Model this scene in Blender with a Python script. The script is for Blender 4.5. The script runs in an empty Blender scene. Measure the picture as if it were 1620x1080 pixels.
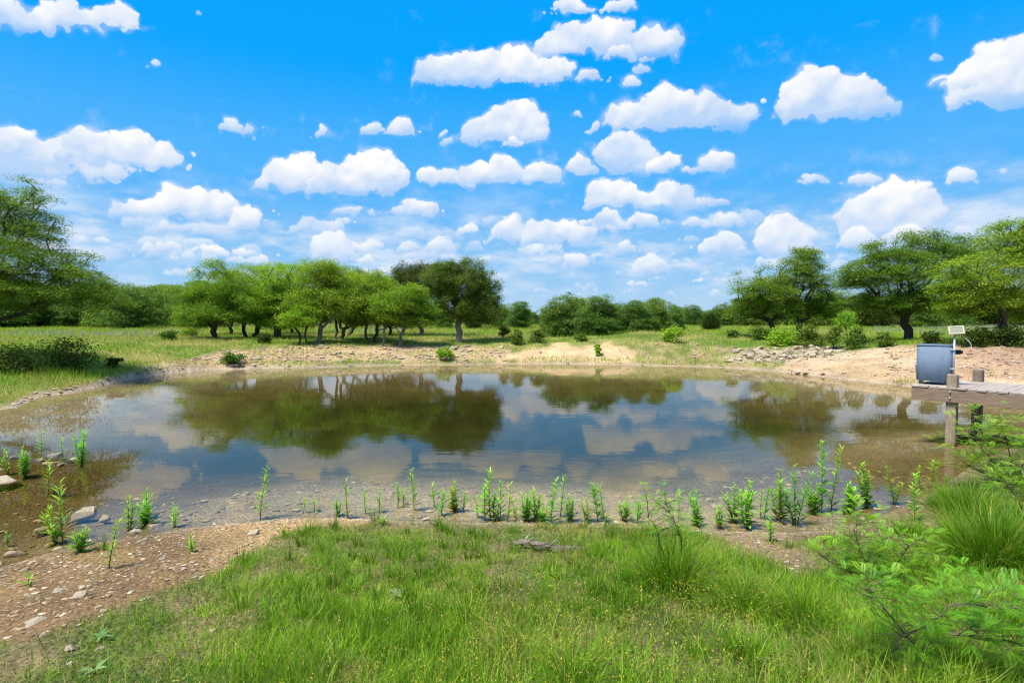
import bpy, math, random
import numpy as np
rng = np.random.default_rng(7)
random.seed(7)
PI = math.pi

# ------------------------------------------------------------------ camera, sky, sun, exposure
sc = bpy.context.scene
CAM_H, FPX, PITCH = 2.4, 900.0, math.atan(37 / 900.0)
cam_d = bpy.data.cameras.new('camera')
cam_d.sensor_width, cam_d.lens = 36.0, 20.0
cam_d.clip_start, cam_d.clip_end = 0.05, 6000
cam = bpy.data.objects.new('camera', cam_d)
sc.collection.objects.link(cam)
cam.location = (0, 0, CAM_H)
cam.rotation_euler = (PI / 2 - PITCH, 0, 0)
sc.camera = cam
sc.view_settings.view_transform = 'Standard'
sc.view_settings.look = 'None'
sc.view_settings.gamma = 1
sc.view_settings.use_curve_mapping = False
EXPO = 1.15
sc.view_settings.exposure = EXPO
sc.cycles.use_denoising = True
sc.cycles.filter_width = 1.15
sc.cycles.max_bounces = 8
sc.cycles.transparent_max_bounces = 12
sc.cycles.diffuse_bounces = 3
sc.cycles.caustics_reflective = False
sc.cycles.caustics_refractive = False
SUN_EL, SUN_AZ = math.radians(64), math.radians(-125)   # azimuth clockwise from +Y: high, behind the camera to the left
SKY_STRENGTH = 0.11

sun_d = bpy.data.lights.new('sun', 'SUN')
sun_d.energy, sun_d.angle, sun_d.color = 3.2, math.radians(16), (1.0, 0.93, 0.80)
sun = bpy.data.objects.new('sun', sun_d)
sc.collection.objects.link(sun)
sun.rotation_euler = (PI / 2 - SUN_EL, 0, PI - SUN_AZ)
sun.location = (-20, -20, 60)


def unit_ray(px, py):
    """direction through a pixel of the 1620x1080 photograph, world axes"""
    px = np.asarray(px, float); py = np.asarray(py, float)
    a = (px - 810) / FPX; b = -(py - 540) / FPX
    cp, sp = math.cos(PITCH), math.sin(PITCH)
    return a, cp + b * sp, -sp + b * cp


def gp(px, py, z=0.0):
    x, y, w = unit_ray(px, py)
    t = (z - CAM_H) / w
    return x * t, y * t


def at(px, py, Y):
    x, y, w = unit_ray(px, py)
    t = Y / y
    return np.array([float(x * t), float(Y), float(CAM_H + w * t)])


def proj(x, y, z):
    cp, sp = math.cos(PITCH), math.sin(PITCH)
    dz = z - CAM_H
    f = y * cp - dz * sp
    u = y * sp + dz * cp
    f = np.where(f > 0.05, f, np.nan)
    return 810 + FPX * x / f, 540 - FPX * u / f


# ---- numpy noise
def _hash(ix, iy, s):
    h = (ix * 374761393 + iy * 668265263 + s * 1442695041) & 0xFFFFFFFF
    h = ((h ^ (h >> 13)) * 1274126177) & 0xFFFFFFFF
    return ((h ^ (h >> 16)) & 0xFFFF) / 65535.0


def vnoise(x, y, s=0):
    x = np.asarray(x, float); y = np.asarray(y, float)
    ix = np.floor(x).astype(np.int64); iy = np.floor(y).astype(np.int64)
    fx = x - ix; fy = y - iy
    fx = fx * fx * (3 - 2 * fx); fy = fy * fy * (3 - 2 * fy)
    a = _hash(ix, iy, s); b = _hash(ix + 1, iy, s); c = _hash(ix, iy + 1, s); d = _hash(ix + 1, iy + 1, s)
    return (a + (b - a) * fx) * (1 - fy) + (c + (d - c) * fx) * fy


def fbm(x, y, s=0, o=4):
    v = 0; a = 0.5; n = 0
    for k in range(o):
        v = v + a * vnoise(x * 2 ** k, y * 2 ** k, s + k * 17); n += a; a *= 0.5
    return v / n


def sstep(a, b, x):
    t = np.clip((x - a) / (b - a), 0, 1)
    return t * t * (3 - 2 * t)


# ---- the cloud field, drawn into a lookup over azimuth and elevation, 120 degrees wide and repeated round the sky
CW, CH = 2700, 1512
AZ0, AZW, EL0, ELH = -60.0, 120.0, -2.0, 67.2
ppd = CW / AZW


def px2ang(px, py):
    x, y, w = unit_ray(px, py)
    return np.degrees(np.arctan2(x, y)), np.degrees(np.arctan2(w, np.hypot(x, y)))


def paint_clouds():
    r = np.random.default_rng(11)
    A = np.zeros((CH, CW), np.float32)
    G = np.zeros((CH, CW), np.float32)
    X, Y = np.meshgrid(np.arange(CW), np.arange(CH))

    def tile_noise(period, seed, o=5):
        """smooth noise on the whole lookup, from random grids"""
        q = np.random.default_rng(seed); out = np.zeros((CH, CW), np.float32); amp = 1.0; tot = 0
        for k in range(o):
            p = period / 2 ** k
            gw, gh = int(CW / p) + 3, int(CH / p) + 3
            g = q.random((gh, gw)).astype(np.float32)
            fx = np.arange(CW) / p; fy = np.arange(CH) / p
            ix = fx.astype(int); iy = fy.astype(int); tx = (fx - ix).astype(np.float32); ty = (fy - iy).astype(np.float32)
            tx = tx * tx * (3 - 2 * tx); ty = ty * ty * (3 - 2 * ty)
            row = g[iy] * (1 - ty)[:, None] + g[iy + 1] * ty[:, None]
            out += amp * (row[:, ix] * (1 - tx) + row[:, ix + 1] * tx); tot += amp; amp *= 0.55
        return out / tot - 0.5
    n1 = tile_noise(30, 3); n2 = tile_noise(30, 91); n3 = tile_noise(64, 55); n4 = tile_noise(13, 57, 4)

    def blur(m, k):
        for ax in (0, 1):
            m = (np.roll(m, k, ax) + np.roll(m, -k, ax) + 2 * m) / 4
        return m

    def cloud(x0, x1, yb, peaks, op=1.0, rag=0.0):
        peaks = [(p, h * 0.87) for p, h in peaks]
        hmax = max(h for _, h in peaks)
        w = x1 - x0
        n = int(np.clip(w * hmax / 30, 30, 240))

        def env(x):
            e = hmax * 0.22 * max(0.0, 1 - abs(2 * (x - x0) / w - 1) ** 3)
            for p, h in peaks:
                wp = max(0.20 * w, 0.75 * h)
                e = max(e, h * math.sqrt(max(0.0, 1 - ((x - p) / wp) ** 2)))
            return e
        L = []
        for k in range(n):
            x = r.uniform(x0, x1); e = env(x)
            if e < 2: continue
            rad = e * r.uniform(0.14, 0.36) + hmax * 0.02
            top = max(0.0, e - rad * 1.15)
            yy = yb - rad * 0.4 - top * r.random() ** 0.7
            yy += r.normal() * (rag + 0.05) * hmax
            L.append((x, yy, rad))
        for p, h in peaks:
            L.append((p, yb - h * 0.50, h * 0.42))
        for k in range(int(4 + w / 22)):                 # torn scraps drifting off the ends and the base
            e_ = r.choice([x0, x1]) if r.random() < 0.6 else r.uniform(x0, x1)
            L.append((e_ + r.normal() * 0.06 * w, yb - hmax * r.uniform(-0.12, 0.35), hmax * r.uniform(0.05, 0.11)))
        L = np.array(L)
        a0, e0 = px2ang(L[:, 0], L[:, 1])
        a1, _ = px2ang(L[:, 0] + 1, L[:, 1]); _, e1 = px2ang(L[:, 0], L[:, 1] - 1)
        cx = (a0 - AZ0) * ppd; cy = (e0 - EL0) * ppd
        rx = L[:, 2] * (a1 - a0) * ppd * 1.12; ry = L[:, 2] * (e1 - e0) * ppd
        ab, eb = px2ang(np.array([(x0 + x1) / 2]), np.array([yb]))
        _, et = px2ang(np.array([(x0 + x1) / 2]), np.array([yb - hmax]))
        byy = (eb[0] - EL0) * ppd; tyy = (et[0] - EL0) * ppd
        pad = rx.max() * 0.9 + 16
        X0 = int(max(0, (cx - rx).min() - pad)); X1 = int(min(CW, (cx + rx).max() + pad))
        Y0 = int(max(0, (cy - ry).min() - pad)); Y1 = int(min(CH, (cy + ry).max() + pad))
        if X1 - X0 < 4 or Y1 - Y0 < 4: return
        S = (slice(Y0, Y1), slice(X0, X1))
        sx = X[S].astype(np.float32); sy = Y[S].astype(np.float32)
        amp = np.clip(ry.max() * 1.1, 6, 34)
        wx = sx + n1[S] * amp * 1.3; wy = sy + n2[S] * amp
        hgt = np.zeros_like(sx); cov = np.zeros_like(sx)
        for k in range(len(L)):
            u0 = int(max(0, cx[k] - rx[k] - amp - X0)); u1 = int(min(X1 - X0, cx[k] + rx[k] + amp - X0 + 1))
            v0 = int(max(0, cy[k] - ry[k] - amp - Y0)); v1 = int(min(Y1 - Y0, cy[k] + ry[k] + amp - Y0 + 1))
            if u1 <= u0 or v1 <= v0: continue
            d = 1 - ((wx[v0:v1, u0:u1] - cx[k]) / rx[k]) ** 2 - ((wy[v0:v1, u0:u1] - cy[k]) / ry[k]) ** 2
            d = np.maximum(d, 0)
            hgt[v0:v1, u0:u1] = np.maximum(hgt[v0:v1, u0:u1], np.sqrt(d) * ry[k])
            cov[v0:v1, u0:u1] = 1 - (1 - cov[v0:v1, u0:u1]) * (1 - 0.62 * d)
        hg = blur(blur(blur(hgt, 2), 3), 4)
        gy, gx = np.gradient(hg)
        gx2 = np.clip(gx, -1.5, 1.5); gy2 = np.clip(gy, -1.5, 1.5)
        nz = 1 / np.sqrt(1 + gx2 * gx2 + gy2 * gy2)
        lit = 0.34 * gx2 * nz - 0.70 * gy2 * nz + 0.60 * nz
        lit = blur(blur(lit, 1), 3)
        vert = np.clip((sy - byy) / max(4, tyy - byy), 0, 1)
        g = 0.06 + 0.46 * lit + 0.56 * vert ** 0.75 + 0.75 * n3[S] + 0.25 * n2[S]
        c = blur(blur(cov, 1), 2)
        soft = sstep(byy - 0.25 * (tyy - byy) - 8, byy + 0.22 * (tyy - byy), sy + n1[S] * 16)
        edge = c + (1.15 * n2[S] + 1.35 * n4[S]) * sstep(0.0, 0.30, c) * (1.2 - 0.7 * c)
        al = sstep(0.20, 0.66, edge) * (0.18 + 0.82 * soft)
        # a thin veil trailing round the cloud
        al = np.maximum(al, 0.30 * sstep(0.04, 0.5, blur(c, 5) + 0.5 * n1[S]) * soft)
        al = np.clip(al * op, 0, 1)
        G[S] = G[S] * (1 - al) + np.clip(g, 0, 1) * al
        A[S] = A[S] + al * (1 - A[S])

    # thin milky layer low over the horizon
    elv = EL0 + Y / ppd
    st = np.roll(tile_noise(150, 71, 6), 0, 1)[(np.arange(CH) * 2) % CH]; st2 = tile_noise(60, 73, 6)[(np.arange(CH) * 3) % CH]
    veil = np.exp(-((elv - 6.5) / 4.6) ** 2) * (0.24 + 1.2 * st + 1.3 * st2)
    veil = np.clip(veil, 0, 0.62).astype(np.float32)
    A[:] = veil; G[:] = veil * (0.62 + 0.8 * st2)
    # faint low banks near the horizon
    for k in range(260):
        x = r.uniform(-900, 2500); y = 478 - 125 * r.random() ** 1.2
        s = 0.4 + (490 - y) / 130
        w = r.uniform(45, 150) * s; h = r.uniform(10, 26) * s
        cloud(x, x + w, y, [(x + w * r.uniform(.2, .8), h), (x + w * r.uniform(.1, .9), h * 0.8)], op=r.uniform(0.3, 0.9))
    for c in [
        (200, 262, 400, [(235, 22)], .6), (222, 372, 402, [(265, 24), (330, 18)], .85), (490, 560, 412, [(525, 52), (510, 30)], .85),
        (618, 725, 402, [(650, 24), (700, 34)], .85), (690, 772, 377, [(740, 28)], .95), (768, 832, 382, [(806, 44)], .95),
        (828, 935, 388, [(858, 46), (895, 50), (920, 36)], .95), (1088, 1192, 402, [(1120, 30), (1150, 42)], .85),
        (1060, 1182, 360, [(1100, 20), (1150, 30)], .8), (1204, 1274, 405, [(1238, 74), (1222, 50)], .95),
        (1000, 1062, 432, [(1030, 38)], .75), (880, 942, 424, [(910, 30)], .7), (960, 1020, 400, [(990, 24)], .8), (560, 600, 420, [(580, 22)], .7),
        (155, 412, 345, [(230, 36), (280, 60), (315, 56), (350, 44), (390, 22)], 1), (235, 402, 366, [(260, 14), (390, 44)], .8),
        (518, 706, 342, [(560, 18), (660, 34)], .9), (1332, 1502, 378, [(1350, 60), (1375, 78), (1425, 108), (1470, 52)], 1),
        (1322, 1480, 392, [(1360, 40), (1430, 44)], .95), (1262, 1402, 293, [(1285, 22), (1370, 24)], .85),
        (922, 1152, 329, [(968, 54), (1010, 30), (1065, 46), (1120, 18)], 1), (960, 1060, 272, [(990, 74), (1010, 40)], .85),
        (1020, 1164, 272, [(1050, 34), (1135, 42)], .95), (387, 520, 302, [(440, 46), (472, 68)], 1), (480, 632, 304, [(520, 52), (585, 76), (612, 60)], 1),
        (638, 760, 292, [(680, 34), (710, 32)], 1), (720, 890, 290, [(765, 44), (792, 52), (855, 36)], 1), (882, 946, 276, [(918, 38)], 1),
        (716, 852, 226, [(762, 46), (815, 78), (832, 60)], 1), (770, 852, 236, [(810, 26)], .9), (655, 900, 132, [(705, 52), (760, 62), (825, 66), (870, 48)], 1),
        (890, 972, 128, [(930, 26)], .85), (942, 1190, 204, [(1000, 46), (1062, 82), (1105, 68), (1140, 48), (1172, 46)], 1),
        (978, 1020, 138, [(1000, 22)], .8), (985, 1030, 118, [(1015, 22)], .6), (850, 1078, 86, [(880, 40), (925, 56), (965, 66), (1050, 42)], 1, .1),
        (935, 1060, 96, [(980, 30)], .8), (872, 1012, 20, [(900, 30), (980, 28)], 1), (1232, 1428, 186, [(1255, 60), (1288, 90), (1345, 76), (1390, 40)], 1),
        (1502, 1720, 160, [(1545, 80), (1585, 112), (1640, 116), (1690, 60)], 1), (1475, 1545, 142, [(1500, 18), (1530, 30)], .85, .15),
        (1470, 1490, 98, [(1480, 14)], .7), (1494, 1560, 292, [(1520, 34)], .85), (1568, 1602, 276, [(1586, 12)], .7),
        (-90, 200, 282, [(-40, 80), (20, 94), (100, 76), (140, 84)], 1), (60, 280, 262, [(140, 64), (205, 68), (255, 44)], 1), (-60, 180, 296, [(60, 20)], .5),
        (212, 278, 110, [(245, 18)], .85), (340, 410, 212, [(365, 30), (395, 14)], .8, .1), (483, 545, 218, [(510, 24)], .9), (568, 664, 213, [(590, 24), (635, 32)], .9),
        (-120, 206, 46, [(-20, 60), (90, 50), (180, 44)], .95, .08), (895, 928, 187, [(910, 14)], .7), (300, 325, 26, [(312, 10)], .5),
    ]:
        cloud(*c)
    # unseen cumulus outside the frame, added thickly to whiten the skylight
    done = 0
    while done < 190:
        az = r.uniform(-56, 54); el = r.uniform(9, 62)
        if abs(az) < 45 and el < 33: continue
        a = math.radians(az); e = math.radians(el)
        dx, dy, dz = math.sin(a) * math.cos(e), math.cos(a) * math.cos(e), math.sin(e)
        cp, sp = math.cos(PITCH), math.sin(PITCH)
        f = dy * cp - dz * sp; u = dy * sp + dz * cp
        if f < 0.12: done += 1; continue
        px = 810 + FPX * dx / f; py = 540 - FPX * u / f
        if -330 < px < 1690 and py > -40: continue
        s = 1 / f
        w = r.uniform(60, 260) * s; h = min(w * 0.5, r.uniform(20, 90) * s)
        cloud(px, px + w, py, [(px + w * t, h * r.uniform(.6, 1)) for t in (.25, .5, .72)], op=1)
        done += 1
    top = 1 - sstep(CH - 110, CH - 10, Y)
    A *= top; 
    seam = sstep(0, 30, X) * sstep(0, 30, CW - 1 - X)
    A *= seam
    Gn = np.where(A > 1e-3, G / np.maximum(A, 1e-3), 0.6)
    return A, np.clip(Gn, 0, 1)


A, G = paint_clouds()
img = bpy.data.images.new('cloud_field', CW, CH, float_buffer=True, is_data=True)
buf = np.zeros((CH, CW, 4), np.float32)
buf[..., 0] = A; buf[..., 1] = G; buf[..., 3] = 1
img.pixels.foreach_set(buf.ravel())
img.update()
del buf, A, G

world = bpy.data.worlds.new('World')
sc.world = world
world.use_nodes = True
wn, wl = world.node_tree.nodes, world.node_tree.links
wn.clear()


def N(nodes, typ, **kw):
    n = nodes.new(typ)
    for k, v in kw.items():
        setattr(n, k, v)
    return n


def math_node(nodes, links, op, a, b=None, c=None, clamp=False):
    n = nodes.new('ShaderNodeMath'); n.operation = op; n.use_clamp = clamp
    for i, v in enumerate((a, b, c)):
        if v is None: continue
        if isinstance(v, (int, float)): n.inputs[i].default_value = v
        else: links.new(v, n.inputs[i])
    return n.outputs[0]


wout = N(wn, 'ShaderNodeOutputWorld'); bg = N(wn, 'ShaderNodeBackground')
bg.inputs['Strength'].default_value = SKY_STRENGTH
sky = N(wn, 'ShaderNodeTexSky', sky_type='NISHITA')
sky.sun_disc = False
sky.sun_elevation = SUN_EL; sky.sun_rotation = SUN_AZ
sky.air_density = 1.0; sky.dust_density = 0.2; sky.ozone_density = 3.0
hs = N(wn, 'ShaderNodeHueSaturation'); hs.inputs['Saturation'].default_value = 1.25; hs.inputs['Hue'].default_value = 0.492
hs.inputs['Value'].default_value = 0.8
wl.new(sky.outputs[0], hs.inputs['Color'])
tc = N(wn, 'ShaderNodeTexCoord'); sep = N(wn, 'ShaderNodeSeparateXYZ')
wl.new(tc.outputs['Generated'], sep.inputs[0])
az = math_node(wn, wl, 'ARCTAN2', sep.outputs[0], sep.outputs[1])
u = math_node(wn, wl, 'MULTIPLY_ADD', az, 1 / math.radians(AZW), 0.5)
el = math_node(wn, wl, 'ARCSINE', sep.outputs[2])
v = math_node(wn, wl, 'MULTIPLY_ADD', el, 1 / math.radians(ELH), -EL0 / ELH)
v = math_node(wn, wl, 'MINIMUM', v, 0.9985)
v = math_node(wn, wl, 'MAXIMUM', v, 0.0015)
comb = N(wn, 'ShaderNodeCombineXYZ'); wl.new(u, comb.inputs[0]); wl.new(v, comb.inputs[1])
it = N(wn, 'ShaderNodeTexImage', image=img, extension='REPEAT', interpolation='Linear')
wl.new(comb.outputs[0], it.inputs[0])
sp2 = N(wn, 'ShaderNodeSeparateColor'); wl.new(it.outputs['Color'], sp2.inputs[0])
ramp = N(wn, 'ShaderNodeValToRGB')
CS = 1.0 / SKY_STRENGTH
ramp.color_ramp.elements[0].position = 0.30; ramp.color_ramp.elements[0].color = (0.50, 0.68, 0.95, 1)
ramp.color_ramp.elements[1].position = 0.98; ramp.color_ramp.elements[1].color = (1.0, 1.0, 1.0, 1)
e = ramp.color_ramp.elements.new(0.66); e.color = (0.76, 0.84, 0.97, 1)
wl.new(sp2.outputs[1], ramp.inputs[0])
sc1 = N(wn, 'ShaderNodeVectorMath', operation='SCALE'); sc1.inputs['Scale'].default_value = CS * 2 ** -EXPO
wl.new(ramp.outputs[0], sc1.inputs[0])
er = N(wn, 'ShaderNodeValToRGB'); er.color_ramp.interpolation = 'EASE'
els = [(0.0, (0.40, 0.64, 0.88)), (0.10, (0.26, 0.56, 0.92)), (0.22, (0.08, 0.46, 0.98)), (0.40, (0.0, 0.38, 1.0)), (0.75, (0.0, 0.32, 0.97)), (1.0, (0.0, 0.24, 0.86))]
er.color_ramp.elements[0].position, er.color_ramp.elements[0].color = els[0][0], (*els[0][1], 1)
er.color_ramp.elements[1].position, er.color_ramp.elements[1].color = els[-1][0], (*els[-1][1], 1)
for p_, c_ in els[1:-1]: er.color_ramp.elements.new(p_).color = (*c_, 1)
wl.new(math_node(wn, wl, 'MULTIPLY', el, 1 / math.radians(60), clamp=True), er.inputs[0])
ers = N(wn, 'ShaderNodeVectorMath', operation='SCALE'); ers.inputs['Scale'].default_value = CS * 2 ** -EXPO
wl.new(er.outputs[0], ers.inputs[0])
clear = N(wn, 'ShaderNodeMix', data_type='RGBA'); clear.inputs['Factor'].default_value = 0.97
wl.new(hs.outputs[0], clear.inputs['A']); wl.new(ers.outputs[0], clear.inputs['B'])
mx = N(wn, 'ShaderNodeMix', data_type='RGBA')
wl.new(sp2.outputs[0], mx.inputs['Factor']); wl.new(clear.outputs['Result'], mx.inputs['A']); wl.new(sc1.outputs[0], mx.inputs['B'])
wl.new(mx.outputs['Result'], bg.inputs['Color'])
wl.new(bg.outputs[0], wout.inputs[0])

# ------------------------------------------------------------------ mesh helpers
COL = sc.collection


def mesh_np(name, V, quads=None, tris=None, col=None, smooth=False):
    me = bpy.data.meshes.new(name)
    V = np.asarray(V, np.float32)
    me.vertices.add(len(V)); me.vertices.foreach_set('co', V.ravel())
    parts, starts, tot = [], [], 0
    if quads is not None and len(quads):
        q = np.asarray(quads, np.int32); parts.append(q.ravel())
        starts.append(np.arange(len(q)) * 4 + tot); tot += q.size
    if tris is not None and len(tris):
        t = np.asarray(tris, np.int32); parts.append(t.ravel())
        starts.append(np.arange(len(t)) * 3 + tot); tot += t.size
    loops = np.concatenate(parts); st = np.concatenate(starts).astype(np.int32)
    me.loops.add(len(loops)); me.loops.foreach_set('vertex_index', loops)
    me.polygons.add(len(st)); me.polygons.foreach_set('loop_start', st)
    me.polygons.foreach_set('use_smooth', np.full(len(st), bool(smooth)))
    if col is not None:
        at_ = me.attributes.new('col', 'FLOAT_COLOR', 'POINT')
        c = np.ones((len(V), 4), np.float32); c[:, :3] = col
        at_.data.foreach_set('color', c.ravel())
    me.update(calc_edges=True)
    return me


def obj(name, me, mat=None, parent=None, label=None, cat=None, group=None, kind=None, loc=None):
    o = bpy.data.objects.new(name, me)
    COL.objects.link(o)
    if mat is not None and me is not None and not me.materials: me.materials.append(mat)
    if parent is not None: o.parent = parent
    if loc is not None: o.location = loc
    if label: o['label'] = label
    if cat: o['category'] = cat
    if group: o['group'] = group
    if kind: o['kind'] = kind
    return o


class MB:
    """collects shapes into one mesh"""
    def __init__(s): s.V, s.Q, s.T, s.C, s.n = [], [], [], [], 0

    def add(s, V, quads=None, tris=None, col=(1, 1, 1)):
        V = np.asarray(V, float).reshape(-1, 3)
        s.V.append(V)
        if quads is not None and len(quads): s.Q.append(np.asarray(quads, int) + s.n)
        if tris is not None and len(tris): s.T.append(np.asarray(tris, int) + s.n)
        c = np.asarray(col, float)
        if c.ndim == 1: c = np.tile(c, (len(V), 1))
        s.C.append(c); s.n += len(V)

    def tube(s, P, R, k=6, col=(1, 1, 1), cap=True):
        P = np.asarray(P, float); R = np.broadcast_to(np.asarray(R, float), (len(P),))
        T = np.gradient(P, axis=0); T /= np.linalg.norm(T, axis=1)[:, None] + 1e-9
        up = np.array([0.0, 0, 1]) if abs(T[0][2]) < 0.9 else np.array([1.0, 0, 0])
        V = []
        a = np.arange(k) * 2 * PI / k
        u = np.cross(T[0], up); u /= np.linalg.norm(u)
        for i in range(len(P)):
            u = u - T[i] * (u @ T[i]); u /= np.linalg.norm(u) + 1e-9
            w = np.cross(T[i], u)
            V.append(P[i] + R[i] * (np.cos(a)[:, None] * u + np.sin(a)[:, None] * w))
        V = np.concatenate(V)
        q = []
        for i in range(len(P) - 1):
            for j in range(k):
                q.append((i * k + j, i * k + (j + 1) % k, (i + 1) * k + (j + 1) % k, (i + 1) * k + j))
        t = []
        if cap:
            n = len(P) * k
            V = np.concatenate([V, P[:1], P[-1:]])
            for j in range(k):
                t.append((n, (j + 1) % k, j)); t.append((n + 1, n - k + j, n - k + (j + 1) % k))
        s.add(V, q, t, col)

    def box(s, c, size, ax=(1, 0, 0), ay=(0, 1, 0), bev=0.0, col=(1, 1, 1)):
        """box with chamfered edges; ax, ay the directions of its first two axes"""
        ax = np.asarray(ax, float); ax /= np.linalg.norm(ax); ay = np.asarray(ay, float); ay /= np.linalg.norm(ay)
        az_ = np.cross(ax, ay)
        h = np.asarray(size, float) / 2
        b = min(bev, h.min() * 0.8)
        if b <= 0:
            pts = np.array([[i, j, k] for i in (-1, 1) for j in (-1, 1) for k in (-1, 1)], float) * h
            q = [(0, 1, 3, 2), (4, 6, 7, 5), (0, 4, 5, 1), (2, 3, 7, 6), (0, 2, 6, 4), (1, 5, 7, 3)]
            s.add(c + pts[:, :1] * ax + pts[:, 1:2] * ay + pts[:, 2:] * az_, q, None, col); return
        pts, idx = [], {}
        for i in (-1, 1):
            for j in (-1, 1):
                for k in (-1, 1):
                    for m in range(3):
                        p = np.array([i, j, k], float) * h
                        for d in range(3):
                            if d != m: p[d] -= b * (i, j, k)[d]
                        idx[(i, j, k, m)] = len(pts); pts.append(p)
        pts = np.array(pts); q = []; t = []
        for m in range(3):
            o1, o2 = [d for d in range(3) if d != m]
            for sg in (-1, 1):
                f = []
                for a, bb in ((-1, -1), (1, -1), (1, 1), (-1, 1)):
                    key = [0, 0, 0]; key[m] = sg; key[o1] = a; key[o2] = bb
                    f.append(idx[(*key, m)])
                q.append(f)
        for m in range(3):                       # the edges along axis m
            o1, o2 = [d for d in range(3) if d != m]
            for a in (-1, 1):
                for bb in (-1, 1):
                    k1 = [0, 0, 0]; k1[o1] = a; k1[o2] = bb; k2 = list(k1)
                    k1[m] = -1; k2[m] = 1
                    q.append((idx[(*k1, o1)], idx[(*k2, o1)], idx[(*k2, o2)], idx[(*k1, o2)]))
        for i in (-1, 1):
            for j in (-1, 1):
                for k in (-1, 1):
                    t.append((idx[(i, j, k, 0)], idx[(i, j, k, 1)], idx[(i, j, k, 2)]))
        s.add(c + pts[:, :1] * ax + pts[:, 1:2] * ay + pts[:, 2:] * az_, q, t, col)

    def mesh(s, name, smooth=False, origin=None):
        V = np.concatenate(s.V)
        if origin is not None: V = V - np.asarray(origin)
        return mesh_np(name, V, np.concatenate(s.Q) if s.Q else None, np.concatenate(s.T) if s.T else None,
                       np.concatenate(s.C), smooth)


# ------------------------------------------------------------------ materials
def material(name):
    m = bpy.data.materials.new(name); m.use_nodes = True
    m.node_tree.nodes.clear()
    return m, m.node_tree.nodes, m.node_tree.links


def foliage_mat(name, trans=0.35, gloss=0.06, rnd=0.25):
    m, n, l = material(name)
    out = N(n, 'ShaderNodeOutputMaterial'); a = N(n, 'ShaderNodeAttribute', attribute_name='col')
    oi = N(n, 'ShaderNodeObjectInfo')
    val = math_node(n, l, 'MULTIPLY_ADD', oi.outputs['Random'], rnd, 1 - rnd / 2)
    h = N(n, 'ShaderNodeHueSaturation'); l.new(a.outputs['Color'], h.inputs['Color']); l.new(val, h.inputs['Value'])
    hue = math_node(n, l, 'MULTIPLY_ADD', oi.outputs['Random'], -0.03 * rnd / 0.25, 0.515)
    if rnd: l.new(hue, h.inputs['Hue'])
    d = N(n, 'ShaderNodeBsdfDiffuse'); t = N(n, 'ShaderNodeBsdfTranslucent'); g = N(n, 'ShaderNodeBsdfGlossy')
    g.inputs['Roughness'].default_value = 0.45
    ty = N(n, 'ShaderNodeMix', data_type='RGBA', blend_type='MULTIPLY'); ty.inputs['Factor'].default_value = 1
    l.new(h.outputs[0], ty.inputs['A']); ty.inputs['B'].default_value = (1.35, 1.25, 0.55, 1)
    l.new(h.outputs[0], d.inputs['Color']); l.new(ty.outputs['Result'], t.inputs['Color'])
    m1 = N(n, 'ShaderNodeMixShader'); m1.inputs[0].default_value = trans
    l.new(d.outputs[0], m1.inputs[1]); l.new(t.outputs[0], m1.inputs[2])
    m2 = N(n, 'ShaderNodeMixShader'); m2.inputs[0].default_value = gloss
    l.new(m1.outputs[0], m2.inputs[1]); l.new(g.outputs[0], m2.inputs[2])
    l.new(m2.outputs[0], out.inputs[0])
    return m


def solid_mat(name, rough=0.85, noise=12.0, amt=0.35, bump=0.4, bdist=0.01, stretch=(1, 1, 1), metallic=0.0, col=None, dark=None, spec=0.3, obj_space=True):
    """colour from the mesh ('col' attribute) or a constant, with grain and relief"""
    m, n, l = material(name)
    out = N(n, 'ShaderNodeOutputMaterial'); p = N(n, 'ShaderNodeBsdfPrincipled')
    p.inputs['Roughness'].default_value = rough; p.inputs['Metallic'].default_value = metallic
    p.inputs['Specular IOR Level'].default_value = spec
    tcn = N(n, 'ShaderNodeTexCoord'); mp = N(n, 'ShaderNodeMapping'); mp.inputs['Scale'].default_value = stretch
    l.new(tcn.outputs['Object'], mp.inputs[0])
    nz = N(n, 'ShaderNodeTexNoise'); nz.inputs['Scale'].default_value = noise; nz.inputs['Detail'].default_value = 6; nz.inputs['Roughness'].default_value = 0.65
    l.new(mp.outputs[0], nz.inputs['Vector'])
    if col is None:
        c = N(n, 'ShaderNodeAttribute', attribute_name='col').outputs['Color']
    else:
        rgb = N(n, 'ShaderNodeRGB'); rgb.outputs[0].default_value = (*col, 1); c = rgb.outputs[0]
    oi = N(n, 'ShaderNodeObjectInfo')
    mr = N(n, 'ShaderNodeMapRange'); mr.inputs['From Min'].default_value = 0.3; mr.inputs['From Max'].default_value = 0.7
    mr.inputs['To Min'].default_value = 1 - amt; mr.inputs['To Max'].default_value = 1 + amt
    l.new(nz.outputs[0], mr.inputs[0])
    vr = math_node(n, l, 'MULTIPLY_ADD', oi.outputs['Random'], 0.24, 0.88)
    vv = math_node(n, l, 'MULTIPLY', mr.outputs[0], vr)
    sc_ = N(n, 'ShaderNodeVectorMath', operation='SCALE'); l.new(c, sc_.inputs[0]); l.new(vv, sc_.inputs['Scale'])
    l.new(sc_.outputs[0], p.inputs['Base Color'])
    if bump:
        b = N(n, 'ShaderNodeBump'); b.inputs['Strength'].default_value = bump; b.inputs['Distance'].default_value = bdist
        l.new(nz.outputs[0], b.inputs['Height']); l.new(b.outputs[0], p.inputs['Normal'])
    l.new(p.outputs[0], out.inputs[0])
    return m


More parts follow.
